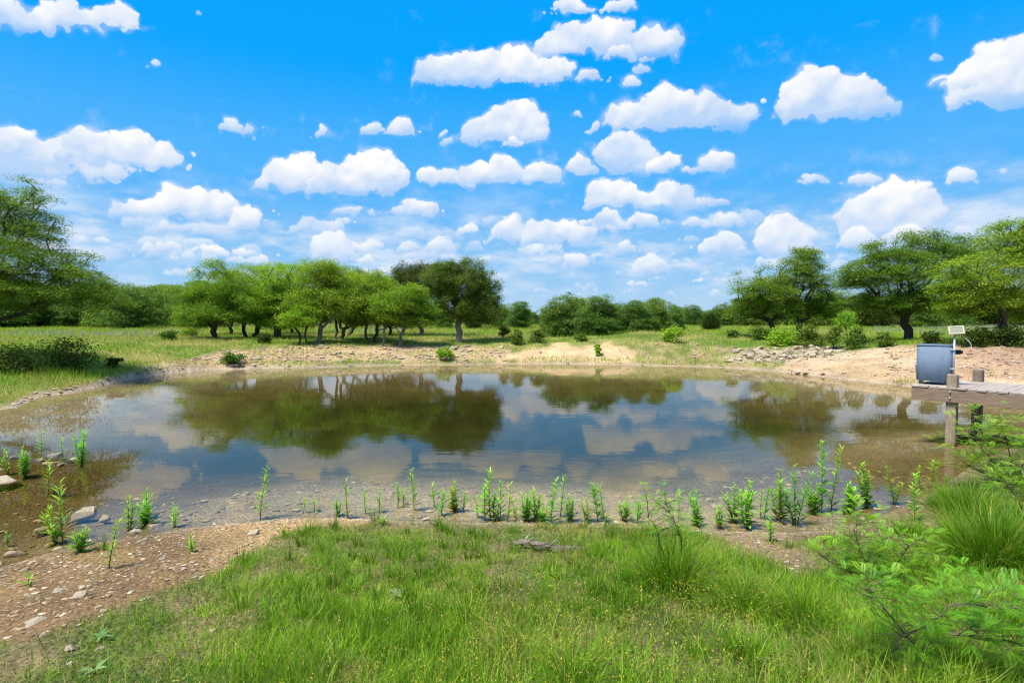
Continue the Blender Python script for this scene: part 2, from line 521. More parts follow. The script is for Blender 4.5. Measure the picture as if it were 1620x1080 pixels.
M_LEAF = foliage_mat('leaf', 0.30, 0.012, 0.22)
M_JUN = foliage_mat('juniper_leaf', 0.2, 0.01, 0.2)
M_GRASS = foliage_mat('grass_blade', 0.34, 0.012, 0.0)
M_WEED = foliage_mat('weed_leaf', 0.35, 0.02, 0.15)
M_BARK = solid_mat('bark', 0.9, 9, 0.5, 0.9, 0.03, (1, 1, 0.25))
M_STONE = solid_mat('limestone', 0.85, 9, 0.30, 0.7, 0.015)
M_WOOD = solid_mat('weathered_wood', 0.85, 7, 0.35, 0.2, 0.002, (1, 9, 9), spec=0.15)
M_POST = solid_mat('weathered_post', 0.85, 7, 0.45, 0.3, 0.003, (9, 9, 1), spec=0.15)


def ground_mat():
    m, n, l = material('ground_soil')
    out = N(n, 'ShaderNodeOutputMaterial'); p = N(n, 'ShaderNodeBsdfPrincipled')
    p.inputs['Roughness'].default_value = 0.92; p.inputs['Specular IOR Level'].default_value = 0.15
    a = N(n, 'ShaderNodeAttribute', attribute_name='col')
    tcn = N(n, 'ShaderNodeTexCoord')
    def noise(s, d=6, r=0.6):
        q = N(n, 'ShaderNodeTexNoise'); q.inputs['Scale'].default_value = s; q.inputs['Detail'].default_value = d; q.inputs['Roughness'].default_value = r
        l.new(tcn.outputs['Object'], q.inputs['Vector']); return q.outputs[0]
    def rng_(v, lo, hi, f0=.3, f1=.7):
        q = N(n, 'ShaderNodeMapRange'); l.new(v, q.inputs[0]); q.inputs['From Min'].default_value = f0; q.inputs['From Max'].default_value = f1
        q.inputs['To Min'].default_value = lo; q.inputs['To Max'].default_value = hi; return q.outputs[0]
    v1 = rng_(noise(1.3), 0.75, 1.25); v2 = rng_(noise(28, 8, 0.7), 0.55, 1.4)
    vo = N(n, 'ShaderNodeTexVoronoi'); vo.inputs['Scale'].default_value = 34; l.new(tcn.outputs['Object'], vo.inputs['Vector'])
    vc = N(n, 'ShaderNodeSeparateColor'); l.new(vo.outputs['Color'], vc.inputs[0])
    v3 = rng_(vc.outputs[0], 0.72, 1.3, 0, 1)
    vm = math_node(n, l, 'MULTIPLY', math_node(n, l, 'MULTIPLY', v1, v2), v3)
    s = N(n, 'ShaderNodeVectorMath', operation='SCALE'); l.new(a.outputs['Color'], s.inputs[0]); l.new(vm, s.inputs['Scale'])
    l.new(s.outputs[0], p.inputs['Base Color'])
    b = N(n, 'ShaderNodeBump'); b.inputs['Strength'].default_value = 0.8; b.inputs['Distance'].default_value = 0.03
    hsum = math_node(n, l, 'SUBTRACT', noise(18, 8, 0.7), vo.outputs['Distance'])
    l.new(hsum, b.inputs['Height']); l.new(b.outputs[0], p.inputs['Normal'])
    l.new(p.outputs[0], out.inputs[0])
    return m


def water_mat():
    m, n, l = material('pond_water')
    out = N(n, 'ShaderNodeOutputMaterial')
    tcn = N(n, 'ShaderNodeTexCoord'); geo = N(n, 'ShaderNodeNewGeometry')
    mp = N(n, 'ShaderNodeMapping'); mp.inputs['Scale'].default_value = (0.9, 2.4, 1); l.new(tcn.outputs['Object'], mp.inputs[0])
    def noise(s, d):
        q = N(n, 'ShaderNodeTexNoise'); q.inputs['Scale'].default_value = s; q.inputs['Detail'].default_value = d; q.inputs['Roughness'].default_value = 0.5
        l.new(mp.outputs[0], q.inputs['Vector']); return q.outputs[0]
    # patches of breeze and of calm
    q = N(n, 'ShaderNodeTexNoise'); q.inputs['Scale'].default_value = 0.16; q.inputs['Detail'].default_value = 2; l.new(tcn.outputs['Object'], q.inputs['Vector'])
    pr = N(n, 'ShaderNodeMapRange'); l.new(q.outputs[0], pr.inputs[0]); pr.inputs['From Min'].default_value = .38; pr.inputs['From Max'].default_value = .66
    pr.inputs['To Min'].default_value = 0.35; pr.inputs['To Max'].default_value = 1.0
    hgt = math_node(n, l, 'MULTIPLY_ADD', noise(2.3, 3), 0.6, math_node(n, l, 'MULTIPLY', noise(0.7, 2), 1.0))
    # rings spreading from a feeding fish near the dock and another by the sand bank
    for (rx, ry, lam, ext) in ((6.4, 12.0, 0.28, 2.6), (4.4, 21.5, 0.30, 2.4)):
        vm = N(n, 'ShaderNodeVectorMath', operation='DISTANCE'); l.new(tcn.outputs['Object'], vm.inputs[0]); vm.inputs[1].default_value = (rx, ry, 0)
        dist = vm.outputs['Value']
        sn = math_node(n, l, 'SINE', math_node(n, l, 'MULTIPLY', dist, 2 * PI / lam))
        fo = N(n, 'ShaderNodeMapRange'); l.new(dist, fo.inputs[0]); fo.inputs['From Min'].default_value = 0.2; fo.inputs['From Max'].default_value = ext
        fo.inputs['To Min'].default_value = 0.22; fo.inputs['To Max'].default_value = 0
        hgt = math_node(n, l, 'ADD', hgt, math_node(n, l, 'MULTIPLY', sn, fo.outputs[0]))
    b = N(n, 'ShaderNodeBump'); b.inputs['Distance'].default_value = 0.0030; 
    l.new(math_node(n, l, 'MULTIPLY', pr.outputs[0], 0.8), b.inputs['Strength'])
    l.new(hgt, b.inputs['Height'])
    fr = N(n, 'ShaderNodeFresnel'); fr.inputs['IOR'].default_value = 1.38; l.new(b.outputs[0], fr.inputs['Normal'])
    g = N(n, 'ShaderNodeBsdfGlossy'); g.inputs['Roughness'].default_value = 0.015; l.new(b.outputs[0], g.inputs['Normal'])
    t = N(n, 'ShaderNodeBsdfTransparent'); t.inputs['Color'].default_value = (0.86, 0.84, 0.70, 1)
    mxs = N(n, 'ShaderNodeMixShader'); l.new(fr.outputs[0], mxs.inputs[0]); l.new(t.outputs[0], mxs.inputs[1]); l.new(g.outputs[0], mxs.inputs[2])
    l.new(mxs.outputs[0], out.inputs[0])
    return m


# ------------------------------------------------------------------ ground
SHORE_PX = [(25, 644), (62, 627), (112, 621), (167, 608), (208, 600), (267, 591), (333, 585), (420, 583), (500, 581), (600, 578.5), (700, 577.5),
            (780, 576.5), (889, 575.5), (997, 578), (1106, 580), (1180, 584), (1245, 589), (1316, 598), (1400, 607), (1446, 612), (1540, 620), (1620, 628), (1750, 650)]
SHORE = [tuple(float(q) for q in gp(*p)) for p in SHORE_PX]
SHORE += [(14.6, 12.6), (12.6, 10.6)]
SHORE += [tuple(float(q) for q in gp(*p)) for p in
          [(1650, 696), (1590, 712), (1540, 735), (1500, 762), (1450, 792), (1390, 818), (1320, 838), (1250, 842), (1180, 842), (1100, 838), (1040, 834),
           (960, 832), (880, 830), (800, 828), (720, 826), (640, 824), (560, 820), (500, 818), (430, 822), (330, 832), (250, 842), (190, 852), (100, 868), (0, 898)]]
SHORE += [(-6.6, 5.2), (-9.0, 6.2), (-12.0, 8.6), (-14.2, 12.0)]
SH = np.array(SHORE)


def shore_sd(x, y):
    """distance to the waterline, positive on land"""
    x = np.asarray(x, float); y = np.asarray(y, float)
    shp = x.shape; x = x.ravel(); y = y.ravel()
    d2 = np.full(x.shape, 1e18); ins = np.zeros(x.shape, bool)
    for i in range(len(SH)):
        ax, ay = SH[i]; bx, by = SH[(i + 1) % len(SH)]
        ex, ey = bx - ax, by - ay
        t = np.clip(((x - ax) * ex + (y - ay) * ey) / (ex * ex + ey * ey), 0, 1)
        d2 = np.minimum(d2, (x - ax - t * ex) ** 2 + (y - ay - t * ey) ** 2)
        c = (ay > y) != (by > y)
        ins ^= c & (x < (bx - ax) * (y - ay) / (by - ay + 1e-12) + ax)
    d = np.sqrt(d2)
    return np.where(ins, -d, d).reshape(shp)


def height(x, y):
    x = np.asarray(x, float); y = np.asarray(y, float)
    d = shore_sd(x, y)
    dj = d + (fbm(x * 0.9, y * 0.9, 5) - 0.5) * 0.9 * sstep(0.0, 2.5, np.abs(d))
    far = np.interp(dj, [0, 0.5, 1.5, 3, 5, 8, 14, 40, 90, 400], [0, 0.09, 0.26, 0.52, 0.82, 1.02, 1.15, 1.3, 1.36, 1.5])
    near = np.interp(dj, [0, 0.6, 2, 4, 7, 12, 40], [0, 0.06, 0.24, 0.50, 0.80, 1.05, 1.3])
    t = sstep(7.5, 15, y)
    land = near * (1 - t) + far * t
    land = land + 0.42 * np.exp(-((x - 11) / 6.0) ** 2 - ((y - 37.5) / 5.0) ** 2) + 0.30 * np.exp(-((x - 19) / 5.0) ** 2 - ((y - 26) / 5.0) ** 2)
    land = land + 0.30 * np.exp(-((x - 3.6) / 3.2) ** 2 - ((y - 33) / 2.2) ** 2)
    land = land + 0.25 * np.exp(-((x + 16) / 7.0) ** 2 - ((y - 24) / 5.0) ** 2)
    rough = (fbm(x * 0.7, y * 0.7, 9) - 0.5) * 0.22 + (fbm(x * 3.5, y * 3.5, 21) - 0.5) * 0.07
    land = land + rough * sstep(0.1, 3.0, d) + 0.012 * sstep(0, .2, d)
    deep = np.interp(-dj, [0, 0.5, 1.5, 3, 6, 12], [0, 0.05, 0.17, 0.40, 0.95, 1.5])
    bed = -deep + (fbm(x * 3.0, y * 3.0, 33) - 0.5) * 0.05 * sstep(0, 1, -d)
    # stony shallows on the left
    sx, sy = -8.2, 9.0
    sh = np.exp(-((x - sx) / 1.7) ** 2 - ((y - sy) / 1.0) ** 2)
    bed = np.where(d < 0, bed * (1 - 0.93 * np.clip(sh * 1.5, 0, 1)) + 0.03 * (fbm(x * 4, y * 4, 71) - 0.42) * sh, bed)
    return np.where(d >= 0, land, np.minimum(bed, 0.03))


def H1(x, y): return float(height(np.array([x]), np.array([y]))[0])


def ground_at(px, py, zs=None):
    """the point of the ground seen at a pixel, by marching along the ray"""
    rx, ry, rz = (float(q) for q in unit_ray(px, py))
    t = 1.2 * np.exp(np.linspace(0, math.log(110), 260))
    for _ in range(2):
        hz = height(rx * t, ry * t)
        below = CAM_H + rz * t < hz
        k = int(np.argmax(below)) if below.any() else len(t) - 1
        if _ == 0: t = np.linspace(t[max(0, k - 1)], t[k], 40)
    return np.array([rx * t[k], ry * t[k], float(hz[k])])


def in_poly(px, py, poly):
    ins = np.zeros(px.shape, bool)
    n = len(poly)
    for i in range(n):
        ax, ay = poly[i]; bx, by = poly[(i + 1) % n]
        c = (ay > py) != (by > py)
        ins ^= c & (px < (bx - ax) * (py - ay) / (by - ay + 1e-12) + ax)
    return ins


P_BEACH = [(-300, 900), (0, 880), (100, 845), (250, 825), (440, 810), (610, 812), (600, 826), (520, 834), (455, 846), (400, 872), (340, 902), (270, 925), (190, 950), (110, 985), (40, 1010), (-60, 1040), (-300, 1100)]
P_MUD = [(1095, 836), (1200, 838), (1300, 842), (1400, 800), (1470, 790), (1480, 840), (1420, 862), (1350, 848), (1270, 852), (1210, 858), (1290, 895), (1250, 910), (1180, 872)]
P_BANK = [(120, 625), (208, 596), (300, 580), (420, 574), (600, 572), (800, 572), (805, 560), (800, 550), (720, 546), (640, 549), (560, 546), (470, 546), (400, 550), (340, 557), (270, 572), (190, 592)]
P_SAND = [(770, 580), (830, 576), (1010, 580), (1004, 556), (985, 546), (900, 546), (850, 552), (800, 560)]
P_RIGHT = [(1240, 592), (1316, 602), (1446, 616), (1640, 650), (2100, 700), (2400, 548), (1640, 548), (1500, 546), (1430, 546), (1370, 553), (1290, 566), (1225, 572)]
P_THIN = [(990, 584), (1106, 586), (1250, 594), (1240, 586), (1106, 577), (1000, 574)]
P_RIP = [(1150, 574), (1165, 554), (1300, 545), (1350, 556), (1290, 570), (1230, 574)]
P_PATCH = [(1000, 582), (1240, 592), (1230, 570), (1160, 572), (1160, 552), (1110, 540), (1010, 544)]
P_RED = [(1515, 600), (1640, 600), (1640, 548), (1515, 548)]


def zones(x, y, z):
    """bareness 0..1 and soil colour of the ground at points"""
    d = shore_sd(x, y)
    px, py = proj(x, y, z)
    px = np.nan_to_num(px, nan=-9e3); py = np.nan_to_num(py, nan=9e3)
    far = sstep(9, 15, y)
    jx = (fbm(x * 1.1, y * 1.1, 41) - 0.5); jy = (fbm(x * 1.1, y * 1.1, 43) - 0.5)
    qx = px + jx * (60 * (1 - far) + 50 * far); qy = py + jy * (34 * (1 - far) + 12 * far)
    inside = y > 1
    beach = in_poly(qx, qy, P_BEACH) & inside
    mud = in_poly(qx, qy, P_MUD) & inside
    bank = in_poly(qx, qy, P_BANK) & inside
    sand = in_poly(qx + jy * 60, qy + jx * 26 + (fbm(x * 2.2, y * 2.2, 47) - .5) * 14, P_SAND) & inside
    right = (in_poly(qx, qy, P_RIGHT) | in_poly(qx, qy, P_THIN)) & inside
    rip = in_poly(qx, qy, P_RIP) & inside
    n = fbm(x * 0.8, y * 0.8, 61); n2 = fbm(x * 2.5, y * 2.5, 63)
    green = np.array([0.10, 0.17, 0.025]); dry = np.array([0.34, 0.30, 0.10]); tan = np.array([0.44, 0.31, 0.175]); pink = np.array([0.42, 0.295, 0.185])
    orange = np.array([0.60, 0.415, 0.225]); brown = np.array([0.17, 0.115, 0.07]); pale = np.array([0.52, 0.44, 0.33])
    def mixc(a, b, t): return a * (1 - t[..., None]) + b * t[..., None]
    c = mixc(np.broadcast_to(green, x.shape + (3,)), dry, sstep(0.42, 0.68, n) * 0.8)
    nearc = mixc(np.broadcast_to(np.array([0.085, 0.115, 0.025]), x.shape + (3,)), np.array([0.20, 0.15, 0.08]), sstep(0.42, 0.62, n2))
    c = mixc(nearc, c, far)
    bare = np.zeros(x.shape)
    def put(mask, col, amount=1.0):
        nonlocal c, bare
        m = mask.astype(float) * amount
        c = mixc(c, col, m); bare = np.maximum(bare, m)
    bc = mixc(mixc(np.broadcast_to(brown * 1.1, x.shape + (3,)), tan * np.array([0.60, 0.60, 0.55]), sstep(0.48, 0.75, n2)), tan * 1.0, sstep(260, 470, px))
    put(beach, bc * np.array([1.0, 0.93, 0.76]))
    put(mud, mixc(np.broadcast_to(brown * 0.9, x.shape + (3,)), tan * 0.6, sstep(0.5, 0.7, n2)), 0.95)
    pat = in_poly(qx, qy, P_PATCH) & inside & (n2 > 0.50)
    put(pat, np.broadcast_to(tan * 0.9, x.shape + (3,)), 0.75)
    put(rip, np.broadcast_to(pale * 0.75, x.shape + (3,)), 0.75)
    bk = mixc(mixc(np.broadcast_to(pink, x.shape + (3,)), tan * 1.05, sstep(0.4, 0.6, n)), orange, sstep(0.55, 0.62, n2) * 0.8)
    put(bank, bk, 0.92)
    put(sand, mixc(np.broadcast_to(orange, x.shape + (3,)), tan * 1.25, sstep(0.42, 0.6, n)))
    put(right, mixc(np.broadcast_to(np.array([0.55, 0.415, 0.275]), x.shape + (3,)), tan * 1.05, sstep(0.38, 0.6, n)))
    red = in_poly(px, py, P_RED) & inside
    put(red, mixc(np.broadcast_to(np.array([0.36, 0.22, 0.15]), x.shape + (3,)), tan, sstep(0.5, 0.66, n2)), 0.8)
    # narrow bare rim all round the water, wet at the edge
    rim = (1 - sstep(0.02 + 0.10 * far, 0.14 + 0.31 * far, d + (n2 - 0.5) * (0.15 + 0.25 * far))) * (d > -0.02)
    c = mixc(c, tan * 0.8, rim); bare = np.maximum(bare, rim)
    wet = 1 - sstep(0.0, 0.16, d + (n2 - 0.5) * 0.25)
    c = np.where((d > 0)[..., None], c * (1 - 0.45 * wet[..., None]), c)
    # pond bed: pale stones in the shallows, olive silt deeper; brown on the left
    bedc = mixc(np.broadcast_to(np.array([0.44, 0.37, 0.27]), x.shape + (3,)), np.array([0.155, 0.13, 0.05]), sstep(1.0, 4.0, -d + (n - 0.5) * 1.2))
    bedc = mixc(bedc, np.array([0.034, 0.037, 0.005]), sstep(3.6, 7.0, -d))
    lf = (1 - sstep(-6.0, -2.6, x + (n - .5) * 3)) * (1 - sstep(8, 14, y))
    bedc = mixc(bedc, np.array([0.11, 0.066, 0.022]), lf * 0.85)
    rg = sstep(3.2, 5.0, x + (n - .5)) * (1 - sstep(9, 13, y))
    bedc = mixc(bedc, np.array([0.12, 0.07, 0.022]), rg * 0.75)
    c = np.where((d < 0)[..., None], bedc, c)
    bare = np.where(d < 0, 1.0, bare)
    return bare, c, dict(beach=beach, mud=mud, bank=bank, sand=sand, right=right, rip=rip, d=d, px=px, py=py)


def build_ground():
    front = np.linspace(-54, 54, 430)
    back = np.linspace(54, 306, 64)[1:-1]
    th = np.radians(np.concatenate([front, back]))
    r = np.concatenate([np.geomspace(0.6, 14, 165), np.geomspace(14, 46, 135)[1:], np.geomspace(46, 2600, 62)[1:]])
    # spend rings where the picture shows ground
    R, T = np.meshgrid(r, th, indexing='ij')
    x = R * np.sin(T); y = R * np.cos(T)
    z = height(x, y)
    _, c, _ = zones(x, y, z)
    for _ in range(2):                                   # soil types grade into each other
        c[1:-1] = (c[:-2] + 2 * c[1:-1] + c[2:]) / 4
        c = (np.roll(c, 1, 1) + 2 * c + np.roll(c, -1, 1)) / 4
    nr, nt = x.shape
    V = np.stack([x, y, z], -1).reshape(-1, 3)
    i = np.arange(nr - 1)[:, None] * nt; j = np.arange(nt)[None]; j2 = (j + 1) % nt
    q = np.stack([i + j, i + j2, i + nt + j2, i + nt + j], -1).reshape(-1, 4)[:, ::-1]
    V = np.concatenate([V, [[0, 0, H1(0, 0)]]]); k = len(V) - 1
    t = np.stack([np.full(nt, k), np.arange(nt), (np.arange(nt) + 1) % nt], -1)[:, ::-1]
    cc = np.concatenate([c.reshape(-1, 3), c.reshape(-1, 3)[:1]])
    me = mesh_np('ground', V, q, t, cc, True)
    obj('ground', me, ground_mat(), kind='structure', label='stony pond bank, dirt beach and grassy field soil')


build_ground()
wb = MB()
wv = []
nx_, ny_ = 40, 40
gx, gy = np.meshgrid(np.linspace(-20, 20, nx_), np.linspace(3.5, 33, ny_), indexing='ij')
ii = (np.arange(nx_ - 1)[:, None] * ny_ + np.arange(ny_ - 1)[None]).ravel()
wme = mesh_np('water', np.stack([gx, gy, gx * 0], -1).reshape(-1, 3), np.stack([ii, ii + ny_, ii + ny_ + 1, ii + 1], -1), None, None, True)
obj('pond_water', wme, water_mat(), kind='structure', label='calm brown pond water reflecting trees and sky')


# ------------------------------------------------------------------ trees
def rand_dirs(r, n):
    v = r.normal(size=(n, 3)); return v / np.linalg.norm(v, axis=1)[:, None]


def leaf_quads(r, C, L, W, upb=0.5, dirs=None):
    """one rhombic leaf at each point of C"""
    n = len(C)
    nrm = rand_dirs(r, n); nrm[:, 2] = np.abs(nrm[:, 2]) + upb; nrm /= np.linalg.norm(nrm, axis=1)[:, None]
    a = rand_dirs(r, n) if dirs is None else dirs + 0.5 * rand_dirs(r, n)
    u = a - nrm * np.sum(a * nrm, 1)[:, None]; u /= np.linalg.norm(u, axis=1)[:, None] + 1e-9
    w = np.cross(nrm, u)
    l_ = (L * r.uniform(0.65, 1.3, n))[:, None]; ww = (W * r.uniform(0.7, 1.25, n))[:, None]
    V = np.stack([C - u * l_, C + w * ww - u * l_ * 0.1, C + u * l_, C - w * ww - u * l_ * 0.1], 1).reshape(-1, 3)
    return V, np.arange(4 * n).reshape(-1, 4)


def leaf_tris(r, C, L, W, upb=0.5):
    n = len(C)
    nrm = rand_dirs(r, n); nrm[:, 2] = np.abs(nrm[:, 2]) + upb; nrm /= np.linalg.norm(nrm, axis=1)[:, None]
    a = rand_dirs(r, n)
    u = a - nrm * np.sum(a * nrm, 1)[:, None]; u /= np.linalg.norm(u, axis=1)[:, None] + 1e-9
    w = np.cross(nrm, u)
    l_ = (L * r.uniform(0.65, 1.3, n))[:, None]; ww = (W * r.uniform(0.7, 1.25, n))[:, None] * 1.15
    V = np.stack([C - u * l_, C + u * l_ * 0.7 + w * ww, C + u * l_ * 0.7 - w * ww], 1).reshape(-1, 3)
    return V, np.arange(3 * n).reshape(-1, 3)


def skeleton(r, base, fork, clumps, jitter=0.08, bias=0.35):
    """grow limbs from a trunk to every clump: each joins the nearest wood that leads to it"""
    npts = 5
    nodes = [np.array(base)]; par = [-1]
    for k in range(1, npts):
        t = k / (npts - 1)
        p = base * (1 - t) + fork * t + r.normal(size=3) * jitter * np.array([1, 1, 0.2]) * (t < 1)
        nodes.append(p); par.append(len(nodes) - 2)
    fk = len(nodes) - 1
    depth = {i: 0.0 for i in range(fk + 1)}
    order = np.argsort(np.linalg.norm(clumps - fork, axis=1))
    tips = []
    for ci in order:
        c = clumps[ci]
        A_ = np.array(nodes[fk:])
        dist = np.linalg.norm(A_ - c, axis=1)
        dd = np.array([depth[i] for i in range(fk, len(nodes))])
        drop = np.maximum(0, A_[:, 2] - c[2] - 0.1)
        k = int(np.argmin(dist + bias * dd + 0.8 * drop)) + fk
        p0 = nodes[k]; ln = np.linalg.norm(c - p0)
        ns = max(1, int(ln / 0.35)); prev = k
        bend = r.normal(size=3) * ln * 0.10; bend[2] -= ln * 0.05
        for s in range(1, ns + 1):
            t = s / ns
            p = p0 * (1 - t) + c * t + bend * math.sin(PI * t) + (r.normal(size=3) * jitter * 0.5 if s < ns else 0)
            nodes.append(p); par.append(prev); depth[len(nodes) - 1] = depth[prev] + ln / ns; prev = len(nodes) - 1
        tips.append(prev)
    P = np.array(nodes); par = np.array(par)
    cnt = np.zeros(len(P)); cnt[tips] = 1
    for i in range(len(P) - 1, 0, -1): cnt[par[i]] += cnt[i]
    return P, par, cnt, fk


def wood(mb, r, P, par, cnt, trunk_r, tip=0.009, col=(0.12, 0.09, 0.07), minr=0.0):
    R = tip + (trunk_r - tip) * (cnt / cnt.max()) ** 0.55
    R[0] *= 1.35
    kids = {}
    for i in range(1, len(P)): kids.setdefault(par[i], []).append(i)
    # chains: follow the thickest child
    stack = [0]
    while stack:
        s = stack.pop()
        ch = [s] if s == 0 else [par[s], s]
        cur = s
        while cur in kids:
            ks = sorted(kids[cur], key=lambda q: -cnt[q])
            for o in ks[1:]: stack.append(o)
            cur = ks[0]; ch.append(cur)
        if len(ch) < 2: continue
        rr = R[ch].copy()
        if s != 0: rr[0] = min(rr[0], rr[1] * 1.25)
        if rr.max() < minr: continue
        k = 8 if rr.max() > 0.07 else (5 if rr.max() > 0.025 else 3)
        cc = np.array(col) * r.uniform(0.85, 1.15)
        mb.tube(P[ch], rr, k, cc, cap=False)


OAK = [(0.1291, 0.2492, 0.0208), (0.1994, 0.3292, 0.0254), (0.305, 0.439, 0.0346)]
OAKD = [(0.0737, 0.1577, 0.0213), (0.1105, 0.2075, 0.0257), (0.1567, 0.2574, 0.0299)]
ELM = [(0.0734, 0.1622, 0.0167), (0.1192, 0.227, 0.0209), (0.1742, 0.3, 0.0271)]
BRIGHT = [(0.1817, 0.3453, 0.0211), (0.2565, 0.4453, 0.0273), (0.3526, 0.5271, 0.0368)]
JUN = [(0.0688, 0.125, 0.0175), (0.1063, 0.1812, 0.0225), (0.1812, 0.2562, 0.035)]
JUND = [(0.0462, 0.0794, 0.0144), (0.0647, 0.1084, 0.0165), (0.0955, 0.1371, 0.0207)]
FAR = [(0.097, 0.1875, 0.0349), (0.1342, 0.2397, 0.0428), (0.1734, 0.2813, 0.0482)]  # distance haze put into the leaf colour as a slight bluish cast
BARK_D = (0.060, 0.048, 0.040); BARK_G = (0.17, 0.145, 0.12); BARK_L = (0.26, 0.21, 0.17)


def crown_tree(name, label, group, bases, D, lobes, seed, pal, nclump=110, nleaf=110, leaf=0.055, cr=0.42, flat=0.42, trunk_r=0.13,
               bark=BARK_D, mat=None, forkf=0.5, aspect=0.45, depthf=0.85, shell=0.45, upb=0.5, top_growth=True, cat='tree', jit=0.045):
    """bases: pixels of the trunk feet; D: their distance; lobes: crown ellipses in photo pixels (x, y, rx, ry[, depth offset])"""
    r = np.random.default_rng(seed)
    mpp = D / FPX
    cr *= 1.12; nclump = int(nclump * 2.0); nleaf = int(nleaf * 1.65); leaf *= 0.86
    Ls = []
    for lb in lobes:
        c = at(lb[0], lb[1], D + (lb[4] if len(lb) > 4 else r.uniform(-0.25, 0.25) * lb[2] * mpp))
        Ls.append((c, np.array([lb[2] * mpp, lb[2] * mpp * depthf, lb[3] * mpp])))
    vol = np.array([l_[1].prod() ** 0.8 for l_ in Ls]); vol /= vol.sum()
    C = []
    for k in range(nclump):
        c, rad = Ls[r.choice(len(Ls), p=vol)]
        dv = rand_dirs(r, 1)[0]; rr = r.random() ** shell * (1.0 if r.random() < 0.86 else r.uniform(1.0, 1.28))
        C.append(c + dv * rad * rr * 0.95)
    C = np.array(C)
    bw = []
    for (bx, by) in bases:
        g = at(bx, by, D); z = H1(g[0], D) - 0.08
        bw.append(np.array([g[0], D, z]))
    root = obj(name, None, label=label, cat=cat, group=group, loc=tuple(np.mean(bw, axis=0)))
    org = np.array(root.location)
    own = np.argmin(np.array([[np.linalg.norm((c - b)[:2]) for b in bw] for c in C]), 1)
    mb = MB()
    zlow = np.percentile(C[:, 2], 8)
    for i, b in enumerate(bw):
        cl = C[own == i]
        if len(cl) < 3: cl = C[r.choice(len(C), 6)]
        m = cl.mean(0)
        f = b + (m - b) * forkf * 0.55; f[2] = b[2] + max(0.35, (zlow - b[2])) * forkf * 1.3
        f[:2] += r.normal(size=2) * 0.1
        P, par, cnt, fk = skeleton(r, b, f, cl, jit)
        wood(mb, r, P, par, cnt, trunk_r * (0.7 + 0.3 * len(cl) / (len(C) / len(bw))), col=bark)
    obj('trunk', mb.mesh('trunk', True, org), M_BARK, root)
    # leaves in flattened sprays round every clump
    pal = np.array(pal)
    zmin, zmax = C[:, 2].min(), C[:, 2].max()
    V, K = [], []
    for c in C:
        s = cr * r.uniform(0.5, 1.5); n = int(nleaf * r.uniform(0.7, 1.3) * (s / cr) ** 1.3)
        off = r.normal(size=(n, 3)) * 0.5
        off /= np.maximum(1, np.linalg.norm(off, axis=1)[:, None] / 1.15)
        off = off * np.array([s, s, s * flat])
        out = c - org; out[2] = 0; out /= np.linalg.norm(out) + 1e-6
        off[:, 2] -= 0.22 * (off @ out) * (flat < 0.7)
        base = pal[0] + (pal[1] - pal[0]) * r.random()
        tone = r.uniform(0.62, 1.32)
        col = base * tone
        mixh = np.clip(0.25 * r.random(n) + 0.3 * r.random() + (0.35 * (c[2] - zmin) / (zmax - zmin + 1e-6) if top_growth else 0), 0, 1)[:, None]  # yellowish new growth mixed in towards the crown top
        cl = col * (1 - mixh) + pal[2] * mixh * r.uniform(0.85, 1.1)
        cl = cl * r.uniform(0.85, 1.15, n)[:, None]
        V.append(c + off); K.append(cl)
    V = np.concatenate(V); K = np.concatenate(K)
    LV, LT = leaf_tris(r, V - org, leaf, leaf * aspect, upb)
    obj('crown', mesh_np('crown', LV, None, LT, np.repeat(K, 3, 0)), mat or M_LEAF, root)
    return root


def copy_tree(src, loc, rz, s, label, group):
    o = src.copy(); COL.objects.link(o); o.location = loc; o.rotation_euler = (0, 0, rz); o.scale = s
    o['label'] = label; o['group'] = group
    for ch in src.children:
        c = ch.copy(); COL.objects.link(c); c.parent = o
    return o


ORD = ['first', 'second', 'third', 'fourth', 'fifth', 'sixth', 'seventh', 'eighth', 'ninth', 'tenth', 'eleventh', 'twelfth', 'thirteenth', 'fourteenth',
       'fifteenth', 'sixteenth', 'seventeenth', 'eighteenth', 'nineteenth', 'twentieth']


def ordinal(i):
    """1-based ordinal in words"""
    if i <= 20: return ORD[i - 1]
    tens = {20: 'twenty', 30: 'thirty', 40: 'forty', 50: 'fifty', 60: 'sixty', 70: 'seventy', 80: 'eighty'}
    if i % 10 == 0: return {30: 'thirtieth', 40: 'fortieth', 50: 'fiftieth', 60: 'sixtieth', 70: 'seventieth', 80: 'eightieth'}[i]
    return tens[i - i % 10] + '-' + ORD[i % 10 - 1]


GO = 'oaks in the grove behind the pond'
GR = 'large trees at the edges of the field'
# the big tree at the left edge
crown_tree('elm_tree', 'large layered green tree towering at the left edge of the pond', GR, [(-70, 560)], 21,
           [(-60, 400, 120, 95), (20, 400, 80, 85), (30, 345, 52, 52), (20, 318, 42, 34), (70, 440, 85, 50), (125, 455, 62, 32), (0, 470, 90, 35), (48, 305, 30, 26), (158, 468, 50, 28), (-100, 340, 70, 60), (110, 415, 48, 36)],
           101, ELM, 270, 150, 0.042, 0.46, 0.30, 0.17, BARK_D, shell=0.36)
